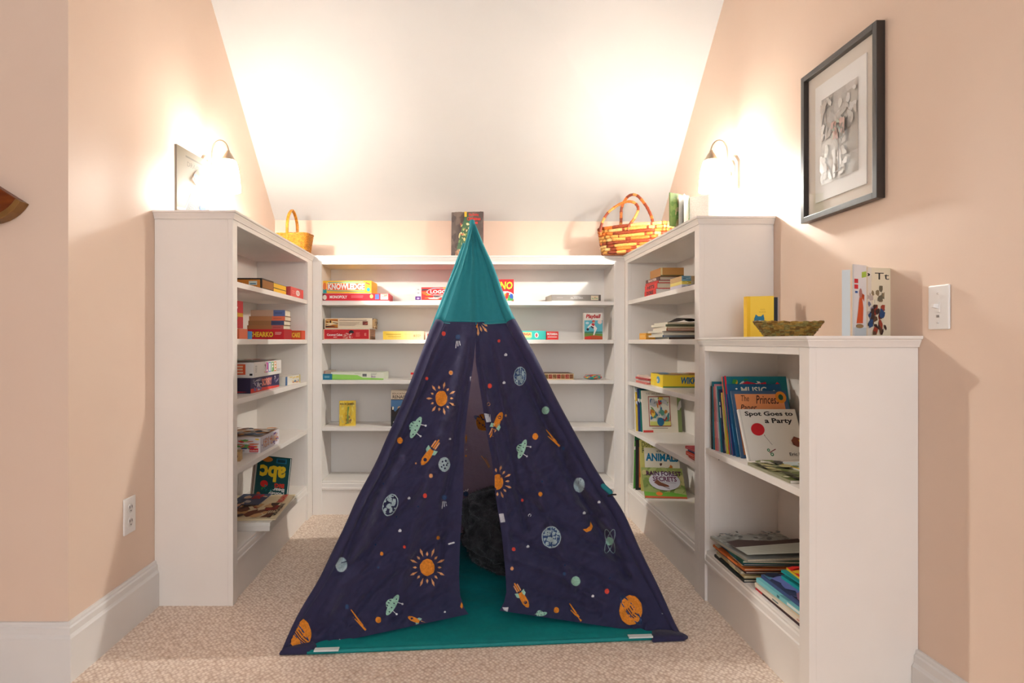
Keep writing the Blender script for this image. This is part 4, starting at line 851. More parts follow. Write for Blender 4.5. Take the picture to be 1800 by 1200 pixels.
# shelf 3
def fe(P): P.rect(0, 0, 1, 1, (232, 226, 220)); P.rect(.62, .18, .86, .88, (222, 90, 50)); P.text('E', .66, .28, .82, .78, (236, 200, 170), .08); P.rect(.93, .12, .98, .26, K_)
def fl(P):
    P.rect(0, 0, 1, 1, (234, 228, 222))
    for i, (ch, c) in enumerate(zip('LIFE', ((200, 60, 160), (60, 150, 200), (90, 180, 80), (240, 150, 50)))): P.rect(.40+i*.10, .22, .49+i*.10, .92, c); P.text(ch, .415+i*.10, .28, .475+i*.10, .86, W_, .05)
    P.lines(.04, .3, .10, .8, 4, (150, 146, 146)); P.art(SOFT, 6, 4, .34, .2, .4, .8, .4); P.lines(.8, .2, .95, .4, 2, (170, 166, 160))
YL = 2.66; XLx = XFL-.022
box('white board game box with bright coloured letters on top of the dark blue one', XLx-.125, YL+.205, S3+.0675, 0, .25, .40, .066, (232, 226, 220), fe, right=fl, top=lambda P: [P.rect(0, 0, 1, 1, (206, 200, 196)), P.art([(150, 150, 150), (190, 110, 90), (120, 130, 120), (180, 180, 160)], 40, 3)], lid=.97)
def fe(P): P.rect(0, 0, 1, 1, (40, 28, 60)); P.poly([(0, 0), (.5, 0), (.95, .1), (.4, .2), (.2, .8), (0, .9)], (196, 36, 46)); P.text('OPERATION', .05, .05, .7, .2, W_); P.text('X', .3, .4, .5, .8, (120, 80, 140))
def fl(P):
    P.rect(0, 0, 1, 1, (48, 40, 84)); P.poly([(0, 0), (1, 0), (1, .14), (0, .3)], (206, 60, 50)); P.text('SORRY', .36, .3, .72, .85, (206, 50, 60), .10); P.text('SORRY', .37, .33, .71, .82, (240, 160, 140), .03); P.art([(200, 190, 200), (120, 100, 150), (226, 140, 100)], 18, 9, .1, .1, .34, .9, .25); P.art([(200, 190, 200), (120, 100, 150)], 8, 2, .78, .2, .95, .9, .3); P.lines(.04, .6, .1, .9, 3, (180, 170, 190))
box('dark blue and red board game box under the white one in the left case', XLx-.135, YL+.20, S3, 0, .25, .41, .067, (50, 34, 70), fe, right=fl, lid=.97)
def f(P): P.rect(0, 0, 1, 1, (232, 226, 214)); P.rect(0, .0, .12, 1, (60, 100, 150)); P.art([(206, 120, 80), (100, 130, 160), (236, 200, 90)], 12, 6, .15, .1, .9, .9, .2); P.rect(.92, 0, 1, 1, (206, 190, 120))
box('small white card box behind the two big games in the left case', XFL-.045, 3.27, S3, PI/2-.02, .26, .05, .045, (232, 226, 214), f, lid=.98)
# shelf 4
def fe(P): P.rect(0, 0, 1, 1, (222, 216, 216)); P.art([(60, 60, 120), (210, 60, 60), (240, 200, 80), (110, 160, 90), (210, 130, 100)], 26, 5, .3, .25, .98, .95, .16); P.rect(.82, .06, .97, .3, (200, 40, 40)); P.lines(.5, .1, .75, .2, 1, (120, 110, 120)); P.text('Goliath', .83, .12, .96, .2, W_)
def fl(P): P.rect(0, 0, 1, 1, (214, 208, 214)); P.text('KIDS GAME', .14, .2, .9, .8, (110, 76, 140), .08); P.text('KIDS GAME', .15, .23, .89, .77, (230, 180, 130), .01); P.art([(110, 76, 140), (206, 120, 90)], 10, 3, .05, .1, .95, .95, .12)
box('white game box with cartoon pictures on the fourth shelf of the left case', XLx-.135, 2.762+.145, S4, 0, .26, .28, .070, (220, 214, 214), fe, right=fl, top=lambda P: [P.rect(0, 0, 1, 1, (196, 180, 170)), P.art([(150, 120, 110), (90, 110, 140), (220, 150, 90), (230, 220, 210), (60, 80, 100)], 70, 8, size=.13)], lid=.98)
def f(P): P.rect(0, 0, 1, 1, (196, 160, 110)); P.art([(120, 90, 60), (220, 190, 140)], 8, 1)
box('small tan box at the near end of the fourth shelf, half hidden by the frame', -.955, 2.60, S4, .2, .06, .06, .040, (190, 156, 108), f, lid=.98)
# bottom shelf
def f(P):
    P.rect(0, 0, 1, 1, (16, 74, 74))
    P.text('abc', .10, .42, .90, .80, (240, 200, 40), .12, flip=True)
    P.text('BIG', .62, .30, .88, .42, (226, 60, 40), .05, flip=True) if False else P.text('BIG', .60, .30, .90, .40, (226, 60, 40), .05, flip=True)
    P.text('Honey', .44, .12, .92, .22, W_, .03, flip=True); P.text('Bear', .56, .21, .92, .29, W_, .03, flip=True); P.text('My', .60, .05, .84, .12, W_, .03, flip=True)
    P.rect(.58, .86, .9, .97, (30, 110, 140)); P.rect(.62, .88, .86, .95, (16, 60, 70)); P.ell(.28, .36, .12, .08, (216, 40, 36)); P.ell(.14, .12, .06, .04, (206, 90, 50)); P.ell(.30, .93, .17, .06, (206, 120, 40)); P.poly([(.2, .26), (.32, .3), (.22, .2)], (60, 130, 60)); P.art([(30, 130, 120), (20, 100, 100)], 8, 2, .3, .1, .55, .34, .2)
Yb = 3.20
book('dark green alphabet board book leaning upside down on the bottom shelf of the left case', (-1.065, 3.17, ZB+.012), (-.12, .06, -.30+.10), .178, .215, .016, (14, 68, 70), f)
for i, (c, dx) in enumerate((((206, 190, 176), -.012), ((112, 66, 52), -.020), ((224, 214, 200), -.028), ((110, 60, 44), -.034))):
    book('%s standing behind the green alphabet book' % ['slim beige book, first', 'slim brown book, second', 'slim cream book, third', 'slim dark brown book, last'][i], (-1.072+dx, 3.19+.0125*(i+1), ZB+.010), (-.12, .04, -.20), .150, .205-.006*i, .010, c, group='slim books behind the alphabet book')
b = empty('gift_box', (-.975, 2.885, ZB+.0005), (0, 0, .015)); tag(b, 'large flat white box sticking out over the left case\'s bottom shelf edge', 'box')
k = MB(); k.box(-.15, .15, -.235, .235, 0, .030, mat((226, 218, 208), .5)); k.build('box_tray', b, bevel=.0015)
k = MB(); k.box(-.152, .152, -.237, .237, .022, .038, mat((232, 226, 216), .5)); k.build('box_lid', b, bevel=.0015)
def f(P):
    P.rect(0, 0, 1, 1, (226, 206, 168)); P.art([(150, 40, 34), (60, 36, 30), (206, 160, 110), (110, 60, 40)], 34, 5, .05, .1, .6, .9, .22); P.rect(0, .72, .62, 1, (60, 70, 100)); P.art([(226, 180, 150), (206, 196, 190), (36, 40, 60)], 12, 6, .0, .74, .6, 1, .3)
    P.text('INDIANA', .60, .10, .96, .20, (190, 40, 40), .05); P.text('MAGAZINE', .10, .03, .55, .10, K_, .03); P.lines(.1, .11, .5, .2, 3, (90, 60, 50))
lying('cream magazine with red lettering lying on the large white box', -.962, 2.885, ZB+.040, PI/2+.07, .43, .285, .005, (226, 206, 168), f, hard=False, name='magazine', cat='magazine')
def f(P): P.rect(0, 0, 1, 1, (70, 80, 110)); P.art([(226, 190, 160), (40, 44, 70), (206, 200, 196)], 14, 2); P.text('DELI', .5, .2, .9, .5, (200, 50, 50), .04)
lying('dark blue photo leaflet on top of the cream magazine', -1.02, 3.0, ZB+.0465, PI/2, .20, .14, .003, (60, 66, 96), f, hard=False, name='leaflet', cat='leaflet')

# ---- top of the left case: picture book leaning on the wall
def f(P):
    P.rect(0, 0, 1, 1, (140, 128, 110)); P.lines(.25, .86, .9, .93, 1, (110, 100, 86)); P.text('DRAGONS', .3, .76, .92, .83, (106, 96, 80), .0)
    P.poly([(.0, .08), (.3, .05), (.5, .14), (.7, .12), (.9, .2), (.88, .42), (.72, .55), (.5, .52), (.36, .3), (.24, .13), (0, .11)], (160, 156, 150))
    for i in range(13): P.line(.26+i*.045, .10+i*.012, .40+i*.035, .30+i*.018, .003, (20, 18, 22))
    P.poly([(.42, .60), (.52, .72), (.62, .78), (.72, .70), (.86, .66), (.80, .56), (.56, .54)], (150, 90, 60)); P.ell(.56, .66, .08, .05, (60, 80, 96)); P.ell(.72, .62, .06, .06, (60, 84, 100)); P.poly([(.86, .3), (1, .24), (1, .3), (.9, .36)], (150, 104, 40)); P.ell(.76, .22, .10, .06, (30, 60, 130)); P.poly([(.5, .02), (.56, .02), (.6, .16), (.54, .16)], (226, 186, 150)); P.poly([(.8, .02), (.86, .02), (.84, .16), (.8, .16)], (226, 186, 150))
book('pale picture book with a striped dragon leaning against the wall on the left case', (-1.112, 2.425, 1.4935), (0, 0, PI/2-.10), .250, .272, .010, (150, 140, 126), f)
# ---- top of the right case: open card book
r = empty('open_book', (xw(1211, 2.74), 2.74, 1.4935)); tag(r, 'small green book standing open in front of the right wall on the tall right case', 'book')
k = MB(); Mx = Matrix.Rotation(PI+.55, 4, 'Z') @ Matrix.Translation((0, 0, 0))
k.box(0, .125, -.002, .002, 0, .143, mat((120, 150, 80)), Mx); P = Panel(k, Mx @ Vector((0.125, .0022, 0)), (Mx @ Vector((0, .0022, 0)))-(Mx @ Vector((.125, .0022, 0))), (0, 0, .143))
P.rect(.02, .02, .98, .98, (126, 156, 84)); P.art([(150, 176, 100), (190, 170, 110), (90, 130, 60), (206, 190, 140)], 24, 6); k.build('front_cover', r)
k = MB(); Mx = Matrix.Rotation(-.15, 4, 'Z'); k.box(.002, .095, -.002, .002, 0, .138, mat((240, 238, 234)), Mx); k.build('back_cover', r)
k = MB()
for i in range(5): k.box(.0005, .090, -.0003, .0003, .003, .134, M_PAGEW, Matrix.Rotation(PI+.75+i*.25 if i < 2 else -.45-.1*i, 4, 'Z'))
k.build('page_block', r)

# ---- right tall bookcase
XRf = XFR+.018
def rb(label, x0, x1, Y, z, t, d, col, front=None, left=None, yaw=0, pages=M_PAGE, name='book', cat='book', group=None):
    """book lying flat, its page side or spine towards the camera; left side shows the spine"""
    r = empty(name, ((x0+x1)/2, Y+d/2, z), (0, 0, yaw)); tag(r, label, cat, group); w = x1-x0; m = mat(col)
    k = MB(); k.box(-w/2, w/2, -d/2, d/2, 0, .0018, m); k.box(-w/2, w/2, -d/2, d/2, t-.0018, t, m); k.box(-w/2-.0004, -w/2+.0018, -d/2, d/2, .0018, t-.0018, m)
    if left: left(Panel(k, (-w/2-.0004, d/2, 0), (0, -d, 0), (0, 0, t)))
    if front: front(Panel(k, (-w/2, -d/2, 0), (w, 0, 0), (0, 0, t)))
    k.build('cover', r); p = MB(); p.box(-w/2+.0018, w/2-.003, -d/2+.002, d/2-.002, .0018, t-.0018, pages); p.build('page_block', r); return r
G = 'books stacked on the top shelf of the right case'
z = S1
for i, (t, col, txt, pg, lab) in enumerate(((.030, (216, 52, 46), 'DORIS', M_PAGEW, 'thick red paperback, lowest of the far stack on the top shelf of the right case'), (.027, (222, 58, 52), 'HITS', M_PAGE, 'thick red paperback with black letters, second from the bottom of the far stack'),
                                       (.012, (196, 50, 44), None, M_PAGE, 'thin red paperback, third in the far stack on the top shelf'), (.018, (90, 60, 56), 'BAXTER', M_PAGE, 'dark brown paperback, fourth in the far stack on the top shelf'))):
    def lf(P, txt=txt, col=col):
        if txt: P.text(txt, .2, .2, .8, .85, K_ if col[0] > 150 else (226, 200, 190), .06)
    rb(lab, XRf+.004*i, XRf+.118, 3.08, z, t, .205, col, left=lf, pages=pg, yaw=.02*(i-1), group=G); z += t+.0003
rb('old tan and brown book on top of the far stack, brown cover edge', XRf+.012, XRf+.125, 3.05, z, .040, .17, (176, 122, 62), lambda P: [P.rect(0, 0, 1, 1, (196, 142, 76)), P.rect(0, 0, .08, 1, (236, 210, 150)), P.rect(0, 0, 1, .1, (40, 70, 40))], group=G)
z = S1
for i, (x0, x1, t, col, fc, lab) in enumerate(((1188, 1245, .017, (206, 196, 206), (186, 182, 196), 'pale striped paperback, lowest of the near stack on the top shelf'), (1180, 1245, .014, (226, 206, 120), (206, 196, 170), 'yellow and cream paperback in the middle of the near stack on the top shelf'), (1176, 1245, .022, (196, 160, 110), (206, 180, 140), 'thick tan paperback, topmost of the near stack on the top shelf'))):
    Y = 2.72; rb(lab, max(XRf, xw(x0, Y)), xw(x1, Y), Y, z, t, .15, col, lambda P, fc=fc, i=i: [P.rect(0, 0, 1, 1, fc), P.rect(0, 0, .35, 1, [(206, 210, 222), (236, 214, 90), (120, 170, 190)][i]), P.art([K_, W_, (60, 60, 80)], 6, i, .02, .1, .34, .9, .2)], group=G); z += t+.0003
# shelf 2: magazines
G = 'magazines stacked on the second shelf of the right case'; z = S2; Y = 2.98
cols = [((60, 50, 48), 'dark'), ((90, 120, 150), 'blue'), ((226, 214, 190), 'cream'), ((236, 230, 216), 'white'), ((176, 96, 60), 'rust'), ((216, 196, 150), 'tan'), ((130, 150, 120), 'green'), ((222, 206, 170), 'sand')]
pos = ['lowest of the pile', 'second from the bottom', 'third from the bottom', 'fourth from the bottom', 'fifth from the bottom', 'sixth from the bottom', 'second from the top', 'topmost flat one']
for i, (c, n_) in enumerate(cols):
    t = .009 if i % 2 else .011
    rb('%s magazine, %s on the second shelf of the right case' % (n_, pos[i]), XRf+[.03, 0, .008, .0, .018, .025, .02, .03][i], XFR+.262, Y+[0, .01, .0, .02, .0, .01, .03, .02][i], z, t, .21, c, lambda P, c=c, i=i: [P.rect(0, 0, 1, 1, tuple(int(v*.9) for v in c)), P.lines(.02, .1, .98, .9, 2, (236, 226, 206) if i % 3 else (110, 80, 60), i)], lambda P, c=c: P.rect(0, 0, 1, 1, (226, 216, 196)), name='magazine', cat='magazine', yaw=[0, .02, -.03, .03, 0, -.02, .03, 0][i], group=G); z += t+.0003
b = MB()
def curl(u, v): return Vector(((u-.5)*.12, (v-.5)*.16, .004+.020*math.sin(PI*u)**2*(.6+.4*v)+.005*u))
b.grid(curl, 12, 6, mat((60, 52, 46), .6)); o = b.build('leaflet', smooth=True, loc=(1.09, Y+.12, z+.001)); tag(o, 'dark curled leaflet on top of the magazine pile in the right case', 'leaflet')
sd_ = o.modifiers.new('paper_thickness', 'SOLIDIFY'); sd_.thickness = .002
def f(P): P.rect(0, 0, 1, 1, (236, 170, 66)); P.lines(.1, .3, .9, .7, 2, (250, 220, 150))
box('small orange box at the far end of the magazine pile', XRf+.035, 3.33, S2, PI/2*0, .06, .12, .034, (232, 164, 62), f, left=f, lid=.98, name='small_box', cat='box')
# shelf 3
G = 'thin books under the yellow game on the third shelf of the right case'; z = S3
for i, c in enumerate(((214, 120, 110), (236, 226, 214), (190, 70, 70), (226, 206, 190))):
    rb('%s thin paperback, %s at the far end of the third shelf' % (['coral', 'white', 'dark red', 'cream'][i], ['lowest', 'second', 'third', 'topmost'][i]), XRf+.01*(i % 2), XRf+.19, 3.228-.003*i, z, .010, .22, c, lambda P, c=c: P.rect(0, 0, 1, 1, tuple(int(v*.94) for v in c)), lambda P, c=c: [P.rect(0, 0, 1, 1, c), P.lines(.1, .3, .9, .7, 1, (150, 60, 60))], group=G, yaw=.02*(i-1)); z += .0103
def f(P): P.rect(0, 0, 1, 1, (236, 200, 40)); P.rect(0, 0, 1, .1, (80, 120, 60)); P.text('WIKKI STIX', .35, .3, .98, .85, (40, 110, 150), .05, .2)
def fl(P): P.rect(0, 0, 1, 1, (240, 206, 46)); P.ell(.62, .55, .14, .3, (90, 160, 196)); P.ell(.56, .5, .06, .14, (236, 220, 190)); P.rect(.0, .0, .3, .3, (240, 214, 80))
box('bright yellow children\'s game box with blue letters on the third shelf of the right case', 1.075, 3.09, S3, -.04, .24, .225, .062, (236, 200, 44), f, left=fl, top=lambda P: [P.rect(0, 0, 1, 1, (226, 196, 90)), P.art([(90, 150, 190), (236, 226, 200), (206, 120, 60), (110, 110, 110)], 30, 4)], lid=.95)
lying('white leaflet with orange print at the near end of the third shelf', 1.04, 2.62, S3, .2, .12, .15, .003, (236, 226, 214), lambda P: [P.rect(0, 0, 1, 1, (236, 226, 216)), P.art([(226, 130, 50), (190, 60, 40)], 10, 3)], hard=False, name='leaflet', cat='leaflet')
# shelf 4
def f(P):
    P.rect(0, 0, 1, 1, (236, 226, 206)); P.text('THE CAT AND MOUSE', .12, .90, .78, .94, (110, 80, 60), .0); P.rect(.18, .14, .80, .86, (170, 60, 50)); P.rect(.20, .16, .78, .84, (236, 232, 214))
    P.art([(206, 130, 50), (90, 150, 130), (60, 110, 150), (200, 60, 50), (190, 190, 190), (120, 150, 70), (236, 200, 80)], 44, 17, .22, .2, .76, .84, .16); P.rect(.20, .16, .78, .26, (206, 206, 110)); P.ell(.5, .25, .10, .10, (30, 100, 140)); P.rect(0, 0, .28, .05, (206, 60, 50)); P.lines(.25, .08, .72, .12, 1, (160, 140, 120))
Y = 3.44; x0 = xw(1127, Y)
book('white picture book with a red framed illustration on the fourth shelf of the right case', (x0, 3.40, S4), (-.16, 0, 0), .192, .228, .010, (236, 226, 206), f)
for i, (c, w, h, x_, lab) in enumerate((((150, 170, 110), .205, .225, .012, 'green and cream picture book just behind the white framed one'), ((20, 120, 110), .19, .232, -.004, 'teal-edged book behind the white framed one'), ((40, 60, 120), .17, .235, -.014, 'dark blue book behind the white framed one'), ((236, 196, 60), .17, .215, -.022, 'yellow book behind the white framed one'), ((226, 224, 216), .16, .245, -.026, 'tall white book at the back of the leaning row'))):
    book(lab, (x0+x_, 3.412+.0125*i, S4), (-.14+.012*i, 0, 0), w, h, .009, c, lambda P, c=c: P.art([tuple(int(v*.8) for v in c), W_], 10, 2), group='picture books leaning at the far end of the fourth shelf')
z = S4
for i, (c, lab) in enumerate((((206, 60, 40), 'small red book, lowest at the near end of the fourth shelf'), ((214, 72, 46), 'small orange-red book, second at the near end of the fourth shelf'), ((60, 90, 150), 'small blue book, third at the near end of the fourth shelf'), ((200, 70, 80), 'small pink-red book, topmost at the near end of the fourth shelf'))):
    rb(lab, XFR+.03-.01*(i % 2), XFR+.17, 2.555, z, .011 if i != 1 else .016, .12, c, lambda P, c=c: P.rect(0, 0, 1, 1, c), lambda P, c=c: [P.rect(0, 0, 1, 1, c), P.lines(.1, .4, .8, .6, 1, W_)], group='small books at the near end of the fourth shelf', yaw=.1*(i-1.5)*.4); z += (.011 if i != 1 else .016)+.0003
# bottom shelf
def f(P):
    P.rect(0, 0, 1, 1, (150, 160, 90)); P.art([(170, 176, 110), (120, 140, 70), (190, 180, 120)], 40, 5, size=.16); P.ell(.52, .55, .38, .30, (206, 200, 206), 20)
    P.text('RAIN FOREST', .10, .72, .95, .88, (80, 30, 70), .03); P.text('SECRETS', .24, .54, .82, .70, (100, 36, 70), .03); P.poly([(.26, .5), (.34, .6), (.44, .5), (.6, .42), (.62, .36), (.46, .38), (.36, .40)], (120, 70, 50)); P.line(.4, .42, .62, .30, .003, (90, 60, 50)); P.poly([(0, 0), (1, 0), (1, .12), (.6, .2), (.3, .16), (0, .2)], (110, 170, 60)); P.ell(.35, .14, .08, .06, (230, 120, 50)); P.rect(0, 0, 1, .06, (196, 90, 60)); P.lines(.45, .48, .8, .51, 1, (120, 110, 120))
book('green rain forest picture book leaning lowest in front on the bottom shelf', (xw(1132, 3.235), 3.215, ZB+.001), (-.62, .02, -.05), .212, .170, .006, (150, 156, 90), f, hard=False)
def f(P):
    P.rect(0, 0, 1, 1, (236, 226, 206)); P.rect(0, .86, 1, 1, (226, 216, 190)); P.text('HOW TO DRAW', .35, .90, .75, .95, K_, .02); P.text('ANIMALS', .03, .70, .97, .88, (20, 120, 160), .07); P.art([(206, 120, 50), (110, 150, 80), (90, 60, 40)], 16, 7, .1, .2, .95, .66, .16)
book('cream book with big blue capitals leaning behind the rain forest book', (xw(1137, 3.33), 3.335, ZB), (-.33, .03, -.04), .185, .240, .006, (236, 226, 206), f, hard=False)
def f(P):
    P.rect(0, 0, 1, 1, (206, 196, 110)); P.text("Don't", .06, .86, .38, .97, (90, 96, 50), .01); P.text('Release It!', .06, .74, .85, .85, (90, 96, 50), .01); P.lines(.42, .88, .9, .94, 1, (90, 96, 50))
book('yellow-green book behind the one with blue capitals on the bottom shelf', (xw(1128, 3.36), 3.368, ZB), (-.27, .03, -.04), .185, .275, .007, (206, 196, 110), f, hard=False)
def f(P): P.rect(0, 0, 1, 1, (30, 26, 24)); P.rect(.08, .05, .9, .86, (206, 120, 60)); P.art([(90, 140, 60), (230, 190, 90), (190, 60, 40)], 20, 2, .1, .08, .88, .8)
book('black-bordered jungle book behind the yellow-green one on the bottom shelf', (xw(1119, 3.38), 3.395, ZB), (-.22, .06, -.02), .205, .270, .008, (28, 24, 22), f)
def f(P): P.rect(0, 0, 1, 1, (90, 160, 60)); P.rect(0, .86, 1, 1, (30, 100, 60)); P.rect(0, .70, 1, .76, (236, 230, 210)); P.lines(.2, .79, .8, .83, 1, (30, 90, 50))
book('bright green book at the very back of the bottom shelf', (xw(1114, 3.42), 3.43, ZB), (-.16, .07, 0), .200, .300, .008, (226, 222, 206), f)

# ---- low bookcase, middle shelf: row leaning back, covers to the camera
ZM = .590
def spot(P):
    P.rect(0, 0, 1, 1, (226, 220, 210)); P.rect(.02, 0, .035, 1, (206, 200, 190))
    P.text('Spot Goes to', .10, .84, .94, .955, (26, 20, 22), .03); P.text('a Party', .42, .69, .90, .82, (26, 20, 22), .03)
    P.ell(.27, .60, .115, .125, (196, 20, 34), 26, -.5); P.poly([(.355, .50), (.375, .485), (.36, .475)], (150, 16, 28)); P.line(.36, .48, .46, .30, .0012, (90, 80, 80))
    P.text('Eric Hill', .72, .095, .99, .155, (40, 32, 34), .01)
    P.line(.38, .15, .50, .22, .003, (120, 40, 40)); P.ell(.375, .20, .025, .03, (40, 110, 70)); P.ell(.375, .20, .012, .014, (206, 220, 200)); P.ell(.42, .12, .03, .035, (40, 110, 70)); P.ell(.42, .12, .014, .018, (206, 220, 200))
    P.poly([(.80, .38), (.86, .46), (.96, .42), (.99, .26), (.88, .26), (.82, .30)], (120, 56, 30)); P.poly([(.92, .40), (1, .36), (1, .24), (.95, .26)], (216, 170, 40))
def princess(P):
    P.rect(0, 0, 1, 1, (66, 96, 130)); P.rect(.05, .05, .93, .95, (232, 150, 96)); P.text('The', .16, .84, .30, .93, (60, 26, 20), .0, .3); P.text('Princess', .42, .80, .84, .93, (60, 26, 20), .01, .3); P.text('Paper', .12, .68, .42, .79, (60, 26, 20), .01, .3); P.poly([(.4, .58), (.5, .66), (.6, .64), (.7, .68), (.8, .6), (.8, .3), (.4, .3)], (120, 60, 30)); P.ell(.88, .90, .10, .09, (226, 140, 40)); P.ell(.88, .90, .045, .045, (40, 90, 60))
def music(P): P.rect(0, 0, 1, 1, (20, 90, 130)); P.text('MUSIC', .24, .87, .72, .96, (226, 222, 206), .02); P.art([(30, 60, 100), (236, 200, 60), (206, 210, 210)], 20, 3, .1, .1, .9, .8); P.ell(.15, .93, .02, .01, W_); P.ell(.85, .9, .02, .01, W_)
def xmas(P):
    P.rect(0, 0, 1, 1, (16, 126, 140)); P.art([W_, (206, 30, 44), (240, 190, 40), (60, 140, 60), (120, 60, 30), (226, 60, 40)], 90, 5, .02, .02, .98, .96, .07); P.poly([(.2, .88), (.35, .93), (.5, .90), (.65, .92), (.65, .87), (.5, .85), (.35, .87), (.2, .84)], (206, 24, 50)); P.text('Nursery Tales', .24, .865, .62, .905, (240, 200, 190), .02)
    P.rect(0, 0, .03, 1, (206, 30, 50))
ROW = [  # label, px of the bottom corner, Y, height, width, lean, thickness, colour, art, spine
 ('white picture book with a red balloon, front of the leaning row in the low case', 2.150, .000, .188, .203, .46, .012, (226, 220, 210), spot, None),
 ('orange princess storybook with blue border, second in the leaning row', 2.195, -.004, .246, .20, .36, .007, (66, 96, 130), princess, (90, 110, 130)),
 ('blue music book, third in the leaning row', 2.222, -.008, .266, .195, .31, .010, (20, 90, 130), music, (20, 80, 120)),
 ('dark blue slim paperback hidden behind the music book', 2.243, -.012, .225, .16, .27, .007, (24, 60, 110), None, (30, 70, 130)),
 ('teal nursery book crowded with small pictures, tallest of the leaning row', 2.262, -.014, .288, .235, .24, .009, (16, 126, 140), xmas, (214, 60, 60)),
 ('slim book with a colourful patchwork spine behind the tall teal one', 2.281, -.018, .225, .19, .21, .008, (200, 190, 60), None, (226, 200, 120)),
 ('navy paperback with white letters on its spine', 2.298, -.022, .235, .17, .18, .010, (26, 36, 70), None, (28, 40, 74)),
 ('teal slim paperback in the middle of the leaning row', 2.316, -.024, .245, .18, .15, .006, (20, 116, 130), None, (24, 120, 130)),
 ('grey and white patterned paperback in the leaning row', 2.329, -.026, .245, .18, .13, .006, (180, 176, 176), None, (196, 186, 180)),
 ('pink paperback near the far end of the leaning row', 2.342, -.028, .250, .18, .10, .006, (206, 120, 130), None, (214, 130, 140)),
 ('salmon slim paperback near the far end of the leaning row', 2.355, -.029, .240, .17, .08, .006, (200, 110, 90), None, (206, 116, 96)),
 ('teal-topped tall book near the far end of the leaning row', 2.368, -.031, .258, .21, .06, .007, (24, 110, 124), None, (40, 120, 130)),
 ('black picture book at the far end of the leaning row', 2.381, -.032, .240, .19, .03, .010, (34, 24, 26), None, (36, 26, 28))]
for i, (lab, Y, dx, h, w, lean, t, c, ar, sp) in enumerate(ROW):
    def sf(P, sp=sp, i=i):
        P.rect(0, 0, 1, 1, sp)
        if i in (5, 4): P.art([(206, 40, 50), (40, 120, 160), (240, 200, 60), W_], 22, i, .0, .05, 1, .95, .22)
        elif i == 6: P.rect(.2, .55, .8, .72, W_); P.rect(.2, .75, .8, .8, W_)
        else: P.rect(.2, .2, .8, .45, tuple(min(255, int(v*1.25+20)) for v in sp)); P.rect(.3, .6, .7, .8, tuple(int(v*.7) for v in sp))
    book(lab, (.979+dx, Y, ZM), (-lean, 0, .0), w, h, t, c, ar or (lambda P, c=c: P.art([tuple(int(v*.8) for v in c), W_], 8, 1)), sf if sp else None, hard=(i == 0), group='leaning row of picture books on the low case')
def f(P): P.rect(0, 0, 1, 1, (150, 150, 110)); P.art([(70, 70, 50), (206, 200, 170), (110, 120, 60), (60, 50, 40), (180, 170, 120)], 70, 9, size=.12)
lying('olive patterned magazine lying at the near end of the low case middle shelf', 1.062, 1.94, ZM, .0, .24, .27, .009, (150, 146, 120), f, hard=False, name='magazine', cat='magazine')
def f(P): P.rect(0, 0, 1, 1, (206, 216, 214)); P.rect(0, 0, .06, 1, (240, 200, 40)); P.art([(120, 180, 160), (230, 150, 160), (160, 190, 220), W_], 16, 3, .1, .05, .95, .95, .22); P.line(.5, .4, .7, .5, .002, (200, 60, 60))
lying('pale blue leaflet with yellow edge on top of the olive magazine', 1.118, 1.95, ZM+.0093, .18, .16, .22, .005, (214, 216, 206), f, hard=False, name='leaflet', cat='leaflet')
# bottom shelf: two piles
G = 'large picture books piled at the back of the low case bottom shelf'
pile = [((20, 30, 30), .27, .25, .010, .02, 'black picture book, lowest of the far pile'), ((226, 206, 150), .26, .25, .008, .0, 'cream picture book, second from the bottom of the far pile'), ((190, 176, 150), .27, .24, .010, -.04, 'beige hardcover, third from the bottom of the far pile'), ((70, 40, 34), .26, .25, .008, .03, 'dark brown picture book, fourth from the bottom of the far pile'),
        ((206, 110, 50), .28, .25, .008, .05, 'orange picture book in the middle of the far pile'), ((226, 196, 140), .26, .24, .007, -.05, 'sand coloured picture book, fourth from the top of the far pile'), ((20, 60, 90), .26, .24, .007, .0, 'navy picture book, third from the top of the far pile'), ((16, 84, 66), .27, .26, .011, -.02, 'dark green hardcover, second from the top of the far pile')]
z = ZB
for i, (c, w, d, t, yaw, lab) in enumerate(pile):
    lying(lab, 1.072+.004*(i % 3), 2.215+.006*((i*7) % 3), z, yaw-.03, w, d, t, c, lambda P, c=c: P.art([tuple(int(v*.7) for v in c), (226, 216, 190)], 12, 4), lambda P, c=c: P.rect(.0, .2, 1, .5, tuple(min(255, int(v*1.2+16)) for v in c)), group=G, pages=M_PAGE); z += t+.0004
def f(P):
    P.rect(0, 0, 1, 1, (176, 178, 172)); P.art([(110, 112, 110), (206, 208, 204), (150, 152, 150)], 120, 5, 0, .45, 1, 1, .08); P.poly([(0, .30), (1, .42), (1, .58), (.6, .52), (.2, .62), (0, .55)], (76, 58, 56)); P.rect(0, 0, 1, .06, (206, 206, 190)); P.poly([(0, 0), (1, 0), (1, .42), (0, .30)], (206, 210, 200))
    for i in range(5): P.line(0, .05+i*.05, 1, .10+i*.06, .002, (160, 166, 156))
lying('grey landscape picture book lying open-faced on top of the far pile', 1.066, 2.215, z, .10, .275, .25, .010, (170, 166, 150), f, group=G, pages=M_PAGE)
G = 'picture books piled at the near end of the low case bottom shelf'
z = ZB
